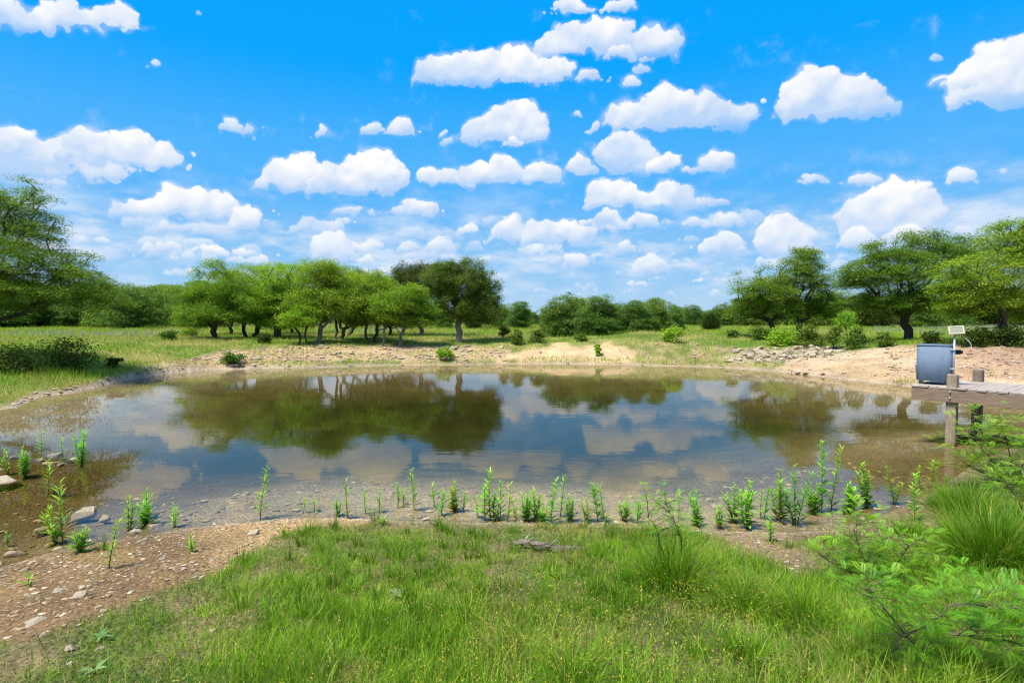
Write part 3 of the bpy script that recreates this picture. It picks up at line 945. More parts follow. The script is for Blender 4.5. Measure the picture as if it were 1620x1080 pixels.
# grove of oaks behind the pond, left to right
spec = [
    ('oak leaning low to the left at the left end of the grove', [(340, 536)], 36, [(345, 458, 52, 46), (312, 478, 42, 32), (382, 474, 34, 34), (340, 500, 60, 14)], OAK, BARK_D, .17, 120),
    ('two-stemmed dark-trunked oak, second in the grove from the left', [(388, 536), (402, 537)], 37.5, [(400, 452, 48, 40), (425, 482, 36, 32), (385, 485, 34, 26)], OAK, BARK_D, .14, 100),
    ('oak on the thickest dark trunk in the middle of the grove', [(437, 536)], 36.5, [(452, 448, 46, 38), (432, 486, 44, 28), (470, 478, 34, 28)], BRIGHT, BARK_D, .24, 110),
    ('tall oak on a straight grey trunk in front of the grove', [(505, 543)], 33.5, [(508, 442, 42, 34), (488, 478, 38, 26), (540, 474, 36, 32), (515, 425, 28, 18)], OAK, BARK_G, .14, 120),
    ('low bright young oak with leaning stems at the grove front', [(476, 541), (486, 541)], 32.5, [(470, 503, 22, 15), (488, 490, 20, 14)], BRIGHT, BARK_D, .06, 34),
    ('slim multi-stemmed oak just right of the straight grey trunk', [(532, 537), (540, 536)], 36, [(548, 456, 40, 32), (562, 488, 30, 24)], OAK, BARK_D, .10, 80),
    ('oak at the back of the grove showing a dark trunk', [(551, 531)], 40, [(572, 448, 36, 30), (590, 476, 30, 24)], OAKD, BARK_D, .13, 80),
    ('oak with a trunk leaning left near the grove right end', [(582, 541), (592, 540)], 34.5, [(592, 468, 36, 30), (612, 490, 30, 20), (600, 448, 26, 18)], OAK, BARK_D, .09, 84),
    ('oak on splayed thin trunks, last of the grove', [(604, 543), (632, 542)], 33, [(640, 478, 38, 26), (672, 490, 24, 11), (612, 484, 26, 22), (655, 462, 26, 14)], OAK, BARK_G, .085, 84),
    ('oak filling the back row behind the leaning left oak', [(366, 530)], 42, [(366, 450, 42, 32), (345, 480, 40, 26)], OAK, BARK_D, .12, 84),
    ('oak filling the back row behind the thick dark trunk', [(462, 530)], 43, [(470, 444, 44, 30), (455, 482, 44, 28)], OAK, BARK_D, .12, 90),
    ('oak filling the back row between grove and dark juniper', [(618, 531)], 42, [(618, 458, 36, 30), (632, 486, 34, 24)], OAK, BARK_D, .11, 80),
]
for i, (lb, bases, D, lobes, pal, bark, tr, nc) in enumerate(spec):
    lobes = lobes + [(q[0], min(q[1] + 26, 508), q[2] * 0.92, q[3] * 0.5) for q in lobes[:2]]; nc = int(nc * 1.15)
    crown_tree('oak_tree', lb, GO, bases, D, lobes, 200 + i, pal, nc, 115, 0.058, 0.46, 0.42, tr, bark, forkf=0.42)
GJ = 'junipers beside the grove'
crown_tree('juniper_tree', 'dark juniper standing behind and left of the big round juniper', GJ, [(668, 531)], 41, [(652, 448, 38, 32), (640, 436, 22, 18), (690, 440, 40, 28), (668, 480, 40, 30)],
           301, JUND, 150, 130, 0.05, 0.34, 0.85, 0.15, BARK_G, M_JUN, aspect=0.5, shell=0.33, forkf=0.35)
crown_tree('juniper_tree', 'big round-topped juniper on a pale forked trunk behind the pond', GJ, [(726, 538)], 35,
           [(738, 446, 46, 37), (702, 444, 36, 28), (766, 472, 30, 38), (722, 482, 34, 22), (775, 492, 20, 24), (745, 490, 32, 20)],
           302, JUN, 250, 170, 0.045, 0.27, 0.95, 0.19, BARK_L, M_JUN, aspect=0.5, shell=0.28, forkf=0.62)
# right hand trees
crown_tree('oak_tree', 'spreading oak on two dark trunks right of the grassy mound', GR, [(1228, 527), (1262, 527)], 34,
           [(1238, 452, 68, 36), (1278, 425, 40, 30), (1192, 460, 36, 26), (1302, 462, 32, 30), (1245, 488, 60, 20), (1272, 402, 18, 14), (1188, 484, 36, 18), (1305, 488, 30, 18)], 401, ELM, 190, 130, 0.052, 0.46, 0.38, 0.17, BARK_D)
crown_tree('oak_tree', 'wide oak on one curved dark trunk behind the blue feeder', GR, [(1437, 545)], 28.5,
           [(1420, 428, 72, 42), (1462, 396, 54, 34), (1368, 432, 42, 24), (1425, 480, 64, 18), (1515, 398, 50, 34), (1390, 395, 34, 24), (1345, 440, 26, 14), (1382, 472, 44, 18), (1476, 470, 46, 22)], 402, ELM, 240, 130, 0.048, 0.44, 0.36, 0.20, BARK_D, jit=0.06)
crown_tree('oak_tree', 'large green oak with leaning limbs at the right edge', GR, [(1582, 538), (1650, 540)], 25,
           [(1548, 436, 66, 36), (1602, 384, 50, 42), (1508, 452, 42, 28), (1660, 400, 70, 60), (1590, 470, 80, 26), (1500, 478, 34, 16), (1540, 486, 60, 18), (1625, 490, 60, 20)], 403, OAK, 230, 140, 0.05, 0.44, 0.40, 0.17, BARK_D)

# background trees: a few built, then copied
GB = 'trees in the distance beyond the field'
far_src = []
for i in range(7):
    D = 70
    jn = i in (4, 6)
    w = [40, 46, 38, 42, 34, 44, 26][i]
    o = crown_tree('background_tree', 'tree in the distance', GB, [(810, 520)] if not i % 2 else [(802, 520), (820, 520)], D,
                   [(810 + (i % 3 - 1) * 4, 472, w * 0.72, 26), (810 - w * 0.4, 484, w * 0.5, 20), (810 + w * 0.45, 480, w * 0.5, 22), (812, 499, w * 0.95, 15), (800, 508, w * 0.7, 8)] if not jn else
                   [(810, 486, w * .7, 30), (800, 500, w * .75, 18), (822, 498, w * .6, 20)],
                   500 + i, JUND if jn else FAR, 120, 62, 0.12, 0.66, 0.8 if jn else 0.42, 0.15, BARK_D, M_JUN if jn else M_LEAF, forkf=0.4)
    far_src.append(o)
    o.name = 'background_tree'
src_h = 80 * 70 / 900.0
used = [False] * 7
bg_spec = []   # (x px, distance, top y px, width factor, source)
r = np.random.default_rng(77)
for x in np.arange(-330, 350, 30): bg_spec.append((x + r.uniform(-10, 10), r.uniform(58, 76), 444 + r.uniform(-8, 8), 1.15, int(r.choice([0, 1, 2, 3, 5]))))
for x in np.arange(-420, 390, 46): bg_spec.append((x + r.uniform(-12, 12), r.uniform(88, 108), 452 + r.uniform(-6, 6), 1.3, int(r.choice([0, 1, 4, 5]))))
for x in (400, 440, 480, 520, 560, 600, 655): bg_spec.append((x, r.uniform(80, 100), 466, 1.25, int(r.choice([0, 3, 4, 5]))))
for x, D, t, s in ((700, 62, 478, 2), (750, 60, 482, 4), (795, 66, 478, 1), (822, 62, 474, 0), (845, 90, 492, 5)): bg_spec.append((x, D, t, 1.0, s))
for x, D, t, s in ((888, 54, 462, 3), (920, 58, 466, 1), (945, 52, 463, 2), (978, 58, 470, 4), (1005, 55, 472, 5), (1040, 56, 468, 0), (1066, 62, 478, 3), (910, 72, 470, 0), (1020, 74, 474, 2)): bg_spec.append((x, D * 0.73, t, 0.95, s))
for x, D, t, s in ((1098, 78, 480, 1), (1140, 74, 478, 3), (1170, 80, 474, 0), (1125, 54, 488, 6), (1080, 100, 490, 5), (860, 110, 494, 2)): bg_spec.append((x, D, t, 1.0, s))
for x in np.arange(1185, 2080, 34): bg_spec.append((x + r.uniform(-10, 10), r.uniform(60, 82), 462 + r.uniform(-10, 8), 1.15, int(r.choice([0, 1, 2, 3, 4, 5]))))
for x in np.arange(1200, 2080, 55): bg_spec.append((x + r.uniform(-10, 10), r.uniform(92, 112), 466 + r.uniform(-6, 6), 1.3, int(r.choice([0, 1, 4, 5]))))
for x in np.arange(680, 1190, 36): bg_spec.append((x + r.uniform(-10, 10), r.uniform(100, 130), 488 + r.uniform(-5, 5), 1.5, int(r.choice([0, 1, 3, 5]))))
bg_spec.sort()
sec = [(-1e9, 345, 'distant tree in the wooded edge beyond the left field'), (345, 680, 'distant tree glimpsed between the grove trunks'), (680, 856, 'distant tree behind the big round juniper'),
       (856, 1076, 'distant tree in the clump beyond the sandy mound'), (1076, 1180, 'distant tree in the low gap left of the two-trunked oak'), (1180, 1e9, 'distant tree beyond the right field')]
cnts = {}
for (x, D, top, wf, k) in bg_spec:
    p = at(x, 520, D); z = H1(p[0], D)
    tz = at(x, top, D)[2]
    sz = (tz - z) / src_h * 1.14
    sname = next(s_[2] for s_ in sec if s_[0] <= x < s_[1])
    cnts[sname] = cnts.get(sname, 0) + 1
    lab = f'{sname}, {ordinal(cnts[sname])} from the left'
    sxy = sz * wf * r.uniform(0.9, 1.1)
    if not used[k]:
        used[k] = True; o = far_src[k]
        o.location = (p[0], D, z - 0.05); o.rotation_euler = (0, 0, r.uniform(0, 6.28)); o.scale = (sxy, sxy, sz); o['label'] = lab
    else:
        copy_tree(far_src[k], (p[0], D, z - 0.05), r.uniform(0, 6.28), (sxy, sxy, sz), lab, GB)


# ------------------------------------------------------------------ shrubs on the banks
def shrub(name, label, px, py, wpx, hpx, pal, seed, mat=None, leaf=0.03, nclump=16, nleaf=90, upright=False, flat=0.7, group='shrubs around the pond', aspect=0.4):
    r = np.random.default_rng(seed)
    g = ground_at(px, py); D = g[1]; mpp = D / FPX
    W = wpx * mpp / 2; Hh = hpx * mpp
    root = obj(name, None, label=label, cat='shrub', group=group, loc=tuple(g))
    C = []
    for k in range(nclump):
        d = rand_dirs(r, 1)[0]; rr = r.random() ** 0.5
        C.append([d[0] * W * rr * 0.9, d[1] * W * rr * 0.9, Hh * np.clip(0.45 + 0.5 * d[2] * rr + r.uniform(-.15, .2), 0.1, 1.0)])
    C = np.array(C)
    if upright: C[:, :2] *= (1.25 - 0.7 * C[:, 2:3] / Hh)
    P, par, cnt, fk = skeleton(r, np.array([0, 0, -0.05]), np.array([0, 0, Hh * 0.12]), C, 0.01)
    mb = MB(); wood(mb, r, P, par, cnt, max(0.012, Hh * 0.035), 0.004, (0.10, 0.075, 0.055))
    obj('stem', mb.mesh('stem', True), M_BARK, root)
    pal = np.array(pal); V, K = [], []
    cr = max(W * 0.5, 0.09)
    for c in C:
        n = int(nleaf * r.uniform(.7, 1.3))
        V.append(c + r.normal(size=(n, 3)) * np.array([cr, cr, cr * flat]) * 0.5)
        K.append((pal[0] + (pal[1] - pal[0]) * r.random()) * r.uniform(0.75, 1.25, n)[:, None] * (1 - 0) + 0)
    V = np.concatenate(V); V[:, 2] = np.maximum(V[:, 2], 0.02); K = np.concatenate(K)
    t = r.random(len(K))[:, None] * 0.4; K = K * (1 - t) + pal[2] * t
    LV, LQ = leaf_quads(r, V, leaf, leaf * aspect, 0.2)
    obj('foliage', mesh_np('foliage', LV, LQ, None, np.repeat(K, 4, 0)), mat or M_LEAF, root)
    return root


SHRUBS = [
    ('juniper_shrub', 'low sprawling dark juniper at the left edge above the bank', 18, 590, 78, 42, JUND, 'j'),
    ('juniper_shrub', 'dark juniper bush with reaching branches on the left bank', 96, 586, 96, 48, JUND, 'j'),
    ('juniper_shrub', 'tiny dark juniper tuft on the left grassy slope', 181, 581, 20, 16, JUND, 'j'),
    ('low_bush', 'grey-green bush low on the left end of the stony bank', 365, 576, 34, 18, OAKD, 'b'),
    ('low_bush', 'bright green bush on the stones below the round juniper', 705, 570, 26, 20, BRIGHT, 'b'),
    ('juniper_shrub', 'dark upright shrub left of a pair above the sand', 818, 545, 22, 26, JUN, 'u'),
    ('juniper_shrub', 'dark upright shrub, right one of the pair above the sand', 851, 542, 26, 22, JUN, 'u'),
    ('juniper_shrub', 'small dark shrub in the grass right of the round juniper', 797, 535, 22, 20, JUND, 'u'),
    ('low_bush', 'pale rounded bush on the crest of the grassy mound', 1062, 541, 32, 26, BRIGHT, 'b'),
    ('low_bush', 'small sprout growing out of the sandy slope', 946, 562, 12, 17, BRIGHT, 'b'),
    ('low_bush', 'grey-green bush behind the top of the sandy slope', 920, 540, 24, 12, OAKD, 'b'),
    ('juniper_shrub', 'small dark shrub on the grassy mound, left of the two-trunked oak', 1158, 535, 20, 14, JUN, 'b'),
    ('juniper_shrub', 'dark green shrub under the left trunk of the two-trunked oak', 1206, 537, 36, 24, JUN, 'b'),
    ('low_bush', 'bright green bush under the two-trunked oak', 1240, 545, 50, 28, BRIGHT, 'b'),
    ('juniper_shrub', 'dark bush between the two-trunked oak and the rocks', 1285, 547, 44, 30, JUN, 'b'),
    ('juniper_shrub', 'dark pointed juniper shrub above the right end of the rocks', 1318, 550, 34, 36, JUN, 'u'),
    ('juniper_shrub', 'pointed juniper shrub at the top of the dirt ramp', 1352, 552, 34, 32, JUN, 'u'),
    ('low_bush', 'bright yellow-green bush in the field behind the ramp', 1338, 522, 40, 34, BRIGHT, 'b'),
    ('juniper_shrub', 'low dark shrub left of the curved oak trunk', 1398, 548, 30, 20, JUN, 'u'),
    ('juniper_shrub', 'low dark shrub right of the curved oak trunk', 1470, 546, 40, 22, JUND, 'b'),
    ('juniper_shrub', 'dark bush just right of the solar panel', 1548, 549, 46, 28, JUND, 'b'),
    ('juniper_shrub', 'dark spreading bush at the right edge above the dock', 1600, 549, 60, 32, JUND, 'b'),
    ('low_bush', 'small green bush in the left field by the leaning oak', 268, 537, 24, 12, OAKD, 'b'),
    ('low_bush', 'green tuft bush under the left end of the grove', 300, 532, 26, 14, OAK, 'b'),
    ('juniper_shrub', 'dark seedling under the middle of the grove', 420, 542, 24, 14, JUND, 'b'),
]
for i, (nm, lb, px, py, w, h, pal, kd) in enumerate(SHRUBS):
    D = ground_at(px, py)[1]
    shrub(nm, lb, px, py, w, h, pal, 700 + i, M_JUN if nm[0] == 'j' else M_LEAF, 0.032 + 0.0013 * D, 22 if w > 40 else 13, 110 if w > 40 else 80, kd == 'u', 0.6 if kd != 'j' else 0.45)


# ------------------------------------------------------------------ stones
def rock_mesh(seed, sub=2, flat=0.5):
    import bmesh
    r = np.random.default_rng(seed)
    bm = bmesh.new(); bmesh.ops.create_icosphere(bm, subdivisions=sub, radius=1)
    V = np.array([v.co for v in bm.verts])
    F = [[v.index for v in f.verts] for f in bm.faces]; bm.free()
    # cut by random planes for slabby facets
    for k in range(14):
        n = rand_dirs(r, 1)[0]; n[2] *= 0.8; n /= np.linalg.norm(n); h = r.uniform(0.38, 0.72)
        d = V @ n; V = V - np.maximum(0, d - h)[:, None] * n
    V = V / np.abs(V[:, 0]).max()
    V = V * np.array([1, r.uniform(0.6, 0.95), flat * r.uniform(0.7, 1.2)])
    V += (vnoise(V[:, 0] * 4 + seed, V[:, 1] * 4 + V[:, 2] * 3, seed)[:, None] - 0.5) * 0.05
    return V, np.array(F)


ROCKS = [rock_mesh(900 + i, 3, 0.5 if i % 2 else 0.38) for i in range(8)]
rock_me = []
for V, F in ROCKS:
    c = np.tile(np.array([0.40, 0.335, 0.24]), (len(V), 1))
    rock_me.append(mesh_np('stone', V, None, F, c))
rock_dk = [mesh_np('stone', V, None, F, np.tile(np.array([0.31, 0.23, 0.145]), (len(V), 1))) for V, F in ROCKS]
for m_ in rock_me + rock_dk: m_.materials.append(M_STONE)


def stone(px, py, wpx, label, group, k, rz, dark=False, sink=0.25, zs=1.0):
    g = ground_at(px, py)
    if g[2] < -0.25:
        x, y = gp(px, py, 0.0); g = np.array([float(x), float(y), H1(float(x), float(y))])
    s = wpx * g[1] / FPX / 2 * (0.86 if g[1] < 12 else 1.0)
    o = obj('stone', (rock_dk if dark else rock_me)[k % 8], None, None, label, 'stone', group, loc=(g[0], g[1], max(g[2], -0.05) + s * 0.5 * (0.3 - sink) * zs))
    o.scale = (s, s * 0.85, s * zs); o.rotation_euler = (0.12 * math.sin(k * 3.1), 0.12 * math.cos(k * 1.7), rz)
    return o


GS = 'loose stones on the near left beach'
NEAR_STONES = [
    (14, 768, 50, 'broad flat grey stone at the left frame edge in the shallows', 0), (-4, 745, 26, 'grey stone at the left edge above the broad flat one', 0),
    (62, 728, 24, 'brown stone beneath the weed clump in the stony shallows', 1), (88, 716, 26, 'pale flat stone at the far end of the stony shallows', 0),
    (112, 725, 26, 'flat stone right of the stony shallows beside a tall weed', 0), (76, 734, 34, 'flat grey slab among the weeds in the stony shallows', 0),
    (24, 718, 20, 'pale stone half hidden by weeds in the shallows', 0), (95, 737, 20, 'small brown slab at the right of the weedy shallows', 1),
    (132, 826, 46, 'grey rounded stone standing in water left of the two-stemmed weed', 0), (164, 828, 34, 'grey stone touching the rounded stone in the water', 0),
    (128, 806, 16, 'small tan stone poking from the water', 0), (70, 846, 40, 'long low stone in the shallow water below a tall weed', 0),
    (30, 878, 44, 'dark wet stone at the waterline on the left', 1), (90, 868, 22, 'rounded stone between the left weeds at the waterline', 0),
    (241, 834, 40, 'whitish angular stone at the waterline, largest of its pile', 0), (243, 820, 26, 'brown stone behind the whitish angular stone', 1),
    (214, 842, 28, 'pale stone left of the whitish angular stone', 0), (226, 856, 22, 'small grey stone below the whitish angular stone', 0),
    (402, 845, 24, 'lone pale stone where the beach meets the grass', 0), (90, 936, 26, 'flat whitish stone in the middle of the left beach', 0),
    (124, 944, 30, 'flat whitish stone, right one of the beach pair', 0), (165, 966, 20, 'small white stone at the edge of the beach grass', 0),
    (54, 984, 46, 'large flat pale slab low on the left beach', 0), (66, 1006, 18, 'small pale stone below the large flat slab', 0),
    (112, 1026, 22, 'whitish stone in the bottom left grass', 0), (156, 1028, 22, 'pale stone by the broad weed leaves', 0), (110, 1052, 16, 'small stone near the bottom left corner', 0),
    (337, 997, 18, 'small pale stone lying in the near grass', 0), (38, 902, 26, 'brown stone on the mud below the dark wet stone', 1), (78, 885, 22, 'reddish brown stone on the damp mud', 1),
    (140, 895, 20, 'small grey stone on the beach under a weed', 0), (290, 900, 18, 'small pale stone on the dry part of the beach', 0), (256, 884, 14, 'chip of pale stone on the beach slope', 0),
    (824, 825, 12, 'round tan pebble at the foot of the waterside weeds', 0), (951, 827, 7, 'small white pebble below the paired weeds', 0),
    (1250, 828, 11, 'orange-tan stone in the mud by the right weeds', 0), (1161, 824, 9, 'small tan stone under the right weeds', 0),
    (1238, 897, 16, 'tan stone on the bare patch at right', 0), (1252, 911, 14, 'pinkish stone on the bare patch at right', 0), (1110, 1040, 20, 'tan stone in the foreground grass at bottom', 1),
    (620, 0, 0, '', 0),
]
for i, (px, py, w, lb, dk) in enumerate(NEAR_STONES):
    if w: stone(px, py, w, lb, GS if px < 600 else 'small stones along the near shore', i * 3 + 1, i * 1.3, bool(dk))
r = np.random.default_rng(31)
# the heap of pale rocks on the right bank
heap = []
while len(heap) < 84:
    px, py = r.uniform(1150, 1352), r.uniform(545, 577)
    if in_poly(np.array([px]), np.array([py]), P_RIP)[0]: heap.append((px, py, r.uniform(7, 17)))
for i, (px, py, w) in enumerate(sorted(heap)):
    stone(px, py, w, f'pale limestone rock of the heap on the right bank, {ordinal(i + 1)} from the left', 'rocks of the heap on the right bank', int(r.integers(8)), r.uniform(0, 6), False, 0.0, 1.1)
for px, py, w in ((1264, 590, 14), (1274, 591, 14), (1302, 592, 13), (1160, 583, 9), (1235, 584, 12)):
    stone(px, py, w, f'dark-edged rock at the right waterline, {ordinal(1 + [1160, 1235, 1264, 1274, 1302].index(px))} from the left', 'rocks at the right waterline', int(px) % 8, px, True)
chunks = []
while len(chunks) < 80:
    px, py = r.uniform(180, 800), r.uniform(546, 582)
    if in_poly(np.array([px]), np.array([py]), P_BANK)[0]: chunks.append((px, py, r.uniform(7, 14)))
for i, (px, py, w) in enumerate(sorted(chunks)):
    stone(px, py, w, f'pale limestone chunk on the far bank below the grove, {ordinal(i + 1)} from the left', 'stone chunks on the far bank', int(r.integers(8)), r.uniform(0, 6), r.random() < 0.15, 0.1, 0.8)

# gravel: too many and too small to pick apart
ico_v, ico_f = rock_mesh(5, 1, 0.55)


def gravel(name, label, n, region, smin, smax, cols, seed, under=False, power=2.2):
    r = np.random.default_rng(seed)
    (x0, x1, y0, y1) = region
    X = r.uniform(x0, x1, n * 14); Y = r.uniform(y0, y1, n * 14)
    Z = height(X, Y)
    bare, _, zz = zones(X, Y, Z)
    if under: ok = (zz['d'] < -0.03) & (zz['d'] > -2.6)
    else: ok = (bare > 0.6) & (zz['d'] > -0.02)
    ok &= fbm(X * 1.3, Y * 1.3, seed) > r.uniform(0.25, 0.65, len(X))
    ok &= ~(zz['sand'] & (r.random(len(X)) < 0.93)) & ~(zz['right'] & (zz['px'] < 1400) & (r.random(len(X)) < 0.8))
    idx = np.where(ok)[0][:n]
    X, Y, Z = X[idx], Y[idx], Z[idx]; n = len(X)
    s = smin + (smax - smin) * r.random(n) ** power
    ang = r.uniform(0, 2 * PI, n); ca, sa = np.cos(ang), np.sin(ang)
    sc3 = np.stack([s, s * r.uniform(.6, 1, n), s * r.uniform(.6, 1.2, n)], -1)
    v = ico_v[None] * sc3[:, None]
    vx = v[..., 0] * ca[:, None] - v[..., 1] * sa[:, None]; vy = v[..., 0] * sa[:, None] + v[..., 1] * ca[:, None]
    V = np.stack([vx + X[:, None], vy + Y[:, None], v[..., 2] + (Z - 0.05 * s)[:, None]], -1).reshape(-1, 3)
    F = (ico_f[None] + (np.arange(n) * len(ico_v))[:, None, None]).reshape(-1, 3)
    cols = np.array(cols); c = cols[r.integers(len(cols), size=n)] * r.uniform(0.7, 1.25, n)[:, None]
    obj(name, mesh_np(name, V, None, F, np.repeat(c, len(ico_v), 0)), M_STONE, None, label, 'gravel', kind='stuff')


PALE = [(0.5, 0.43, 0.34), (0.45, 0.35, 0.26), (0.40, 0.30, 0.22), (0.30, 0.21, 0.15)]
EARTHY = [(0.37, 0.31, 0.21), (0.30, 0.225, 0.14), (0.24, 0.17, 0.10), (0.20, 0.14, 0.085)]
gravel('beach_gravel', 'small stones and gravel scattered over the near beach', 4200, (-7, 5.5, 2.4, 7.6), 0.005, 0.032, EARTHY, 61, power=3.0)
gravel('bank_gravel', 'pale stone rubble strewn along the far bank', 5200, (-18, 26, 14, 36), 0.025, 0.13, PALE, 62)
gravel('pond_bed_stones', 'pale stones seen through the shallow water', 1300, (-9, 6, 5, 10), 0.012, 0.07, [(0.5, 0.42, 0.28), (0.42, 0.33, 0.2), (0.33, 0.24, 0.13)], 63, True)


# ------------------------------------------------------------------ grass
def blades(B, Hgt, lean, azim, W, col, segs=2, tipw=0.0, droop=1.0):
    """curved tapering blades as one array of vertices and faces"""
    n = len(B)
    dirv = np.stack([np.cos(azim), np.sin(azim), np.zeros(n)], -1)
    side = np.stack([-np.sin(azim), np.cos(azim), np.zeros(n)], -1)
    rot = rng.uniform(-0.9, 0.9, n)[:, None]
    side = side * np.cos(rot) + dirv * np.sin(rot)
    rows = []
    for k in range(segs + 1):
        t = k / segs
        p = B + dirv * (Hgt * np.sin(lean) * (t ** 1.6) * droop)[:, None]
        p = p + np.array([0, 0, 1.0]) * (Hgt * t * (1 - (1 - np.cos(lean)) * t))[:, None]
        w = W * (1 - t) ** 0.7 if k < segs else W * tipw
        rows.append((p, w))
    V = []
    for k in range(segs):
        p, w = rows[k]
        V.append(p - side * w[:, None] / 2); V.append(p + side * w[:, None] / 2)
    V.append(rows[-1][0])
    nv = 2 * segs + 1
    V = np.stack(V, 1).reshape(-1, 3)
    o = np.arange(n) * nv
    Q = [np.stack([o + 2 * k, o + 2 * k + 1, o + 2 * k + 3, o + 2 * k + 2], -1) for k in range(segs - 1)]
    T = np.stack([o + 2 * segs - 2, o + 2 * segs - 1, o + 2 * segs], -1)
    return V, (np.concatenate(Q) if Q else np.zeros((0, 4), int)), T, np.repeat(col, nv, 0)


GREEN = np.array([(0.085, 0.215, 0.010), (0.155, 0.320, 0.013), (0.235, 0.390, 0.022), (0.34, 0.42, 0.055)])
STRAW = np.array([(0.40, 0.35, 0.13), (0.32, 0.25, 0.11), (0.28, 0.31, 0.07)])


def field_points(r, n, x0, x1, y0, y1):
    X = r.uniform(x0, x1, n); Y = r.uniform(y0, y1, n)
    return X, Y


def near_grass():
    r = np.random.default_rng(15)
    n = 295000
    Y = 1.7 + 5.6 * r.random(n) ** 0.9
    X = r.uniform(-1, 1, n) * (Y * 0.98 + 0.9)
    Z = height(X, Y)
    bare, _, zz = zones(X, Y, Z)
    px, py = zz['px'], zz['py']
    dens = 0.72 * (1 - bare) + 0.03 * (bare < 0.99) + 0.012
    patch = fbm(X * 1.7, Y * 1.7, 301)
    dens *= 0.42 + 0.9 * sstep(0.35, 0.56, patch)
    # thinner turf towards the lower left and by the bare patch
    lowleft = sstep(520, 80, px) * sstep(860, 960, py)
    dens *= 1 - 0.72 * lowleft
    dens *= zz['d'] > 0.03
    keep = r.random(n) < dens
    X, Y, Z, px, py, patch = X[keep], Y[keep], Z[keep], px[keep], py[keep], patch[keep]
    bare = bare[keep]
    n = len(X)
    tall = sstep(0.42, 0.70, fbm(X * 0.9 + 7, Y * 0.9, 305))
    right = sstep(500, 1300, px)
    front = sstep(5.6, 3.0, Y)
    hgt = (0.042 + 0.045 * tall + 0.05 * front * (0.3 + 0.9 * tall) + 0.05 * right * front) * r.uniform(0.4, 1.9, n)
    lean = r.uniform(0.1, 1.15, n) ** 1.0
    dry = fbm(X * 2.1, Y * 2.1, 309)
    pd = np.clip(0.08 + 0.45 * sstep(0.50, 0.68, dry) + 0.40 * sstep(1.3, 0.2, zz['d'][keep]) + 0.25 * lowleft[keep], 0, 0.85)
    isdry = r.random(n) < pd
    g = GREEN[np.clip((r.random(n) * 2.2 + 1.5 * (fbm(X * 1.2, Y * 1.2, 311) - 0.35) * 2), 0, 3).astype(int)]
    col = np.where(isdry[:, None], STRAW[r.integers(3, size=n)], g) * r.uniform(0.75, 1.25, n)[:, None]
    col = col * (0.55 + 0.9 * fbm(X * 3.1, Y * 3.1, 321))[:, None]
    lean = np.where(isdry, np.minimum(1.5, lean + 0.5), lean); hgt = np.where(isdry, hgt * 0.9, hgt)
    V, Q, T, C = blades(np.stack([X, Y, Z - 0.005], -1), hgt, lean, r.uniform(0, 2 * PI, n), r.uniform(0.0025, 0.0062, n) * (0.8 + 0.09 * Y), col, 2)
    mb = MB(); mb.add(V, Q, T, C)
    # tussocks of broader, darker blades and flattened straw between them
    m = 520
    k = r.choice(n, m); k = k[(px[k] > 380) | (py[k] < 900)]
    m = len(k)
    for grp, (nb_, hh, ww, ln0, ln1, rad) in enumerate(((34, 0.17, 0.0062, 0.1, 0.95, 0.05), (16, 0.09, 0.004, 1.2, 1.55, 0.09))):
        q = np.repeat(k, nb_); nn = len(q)
        a = r.uniform(0, 2 * PI, nn); rr = rad * r.random(nn) ** 0.6
        B = np.stack([X[q] + np.cos(a) * rr, Y[q] + np.sin(a) * rr, Z[q] - 0.004], -1)
        tone = np.repeat(r.uniform(0.6, 1.15, m), nb_)[:, None]
        c = (GREEN[r.choice(4, size=nn, p=[.45, .35, .15, .05])] if grp == 0 else STRAW[r.integers(3, size=nn)] * 0.8) * tone
        sz = np.repeat(r.uniform(0.6, 1.3, m), nb_)
        V, Q, T, C = blades(B, hh * sz * r.uniform(0.5, 1.2, nn), r.uniform(ln0, ln1, nn), a + r.normal(size=nn) * 0.6, ww * r.uniform(.7, 1.3, nn), c, 3)
        mb.add(V, Q, T, C)
    me = mb.mesh('grass')
    obj('near_grass', me, M_GRASS, None, 'short green and straw grass covering the near bank', 'grass', kind='stuff')
    return n


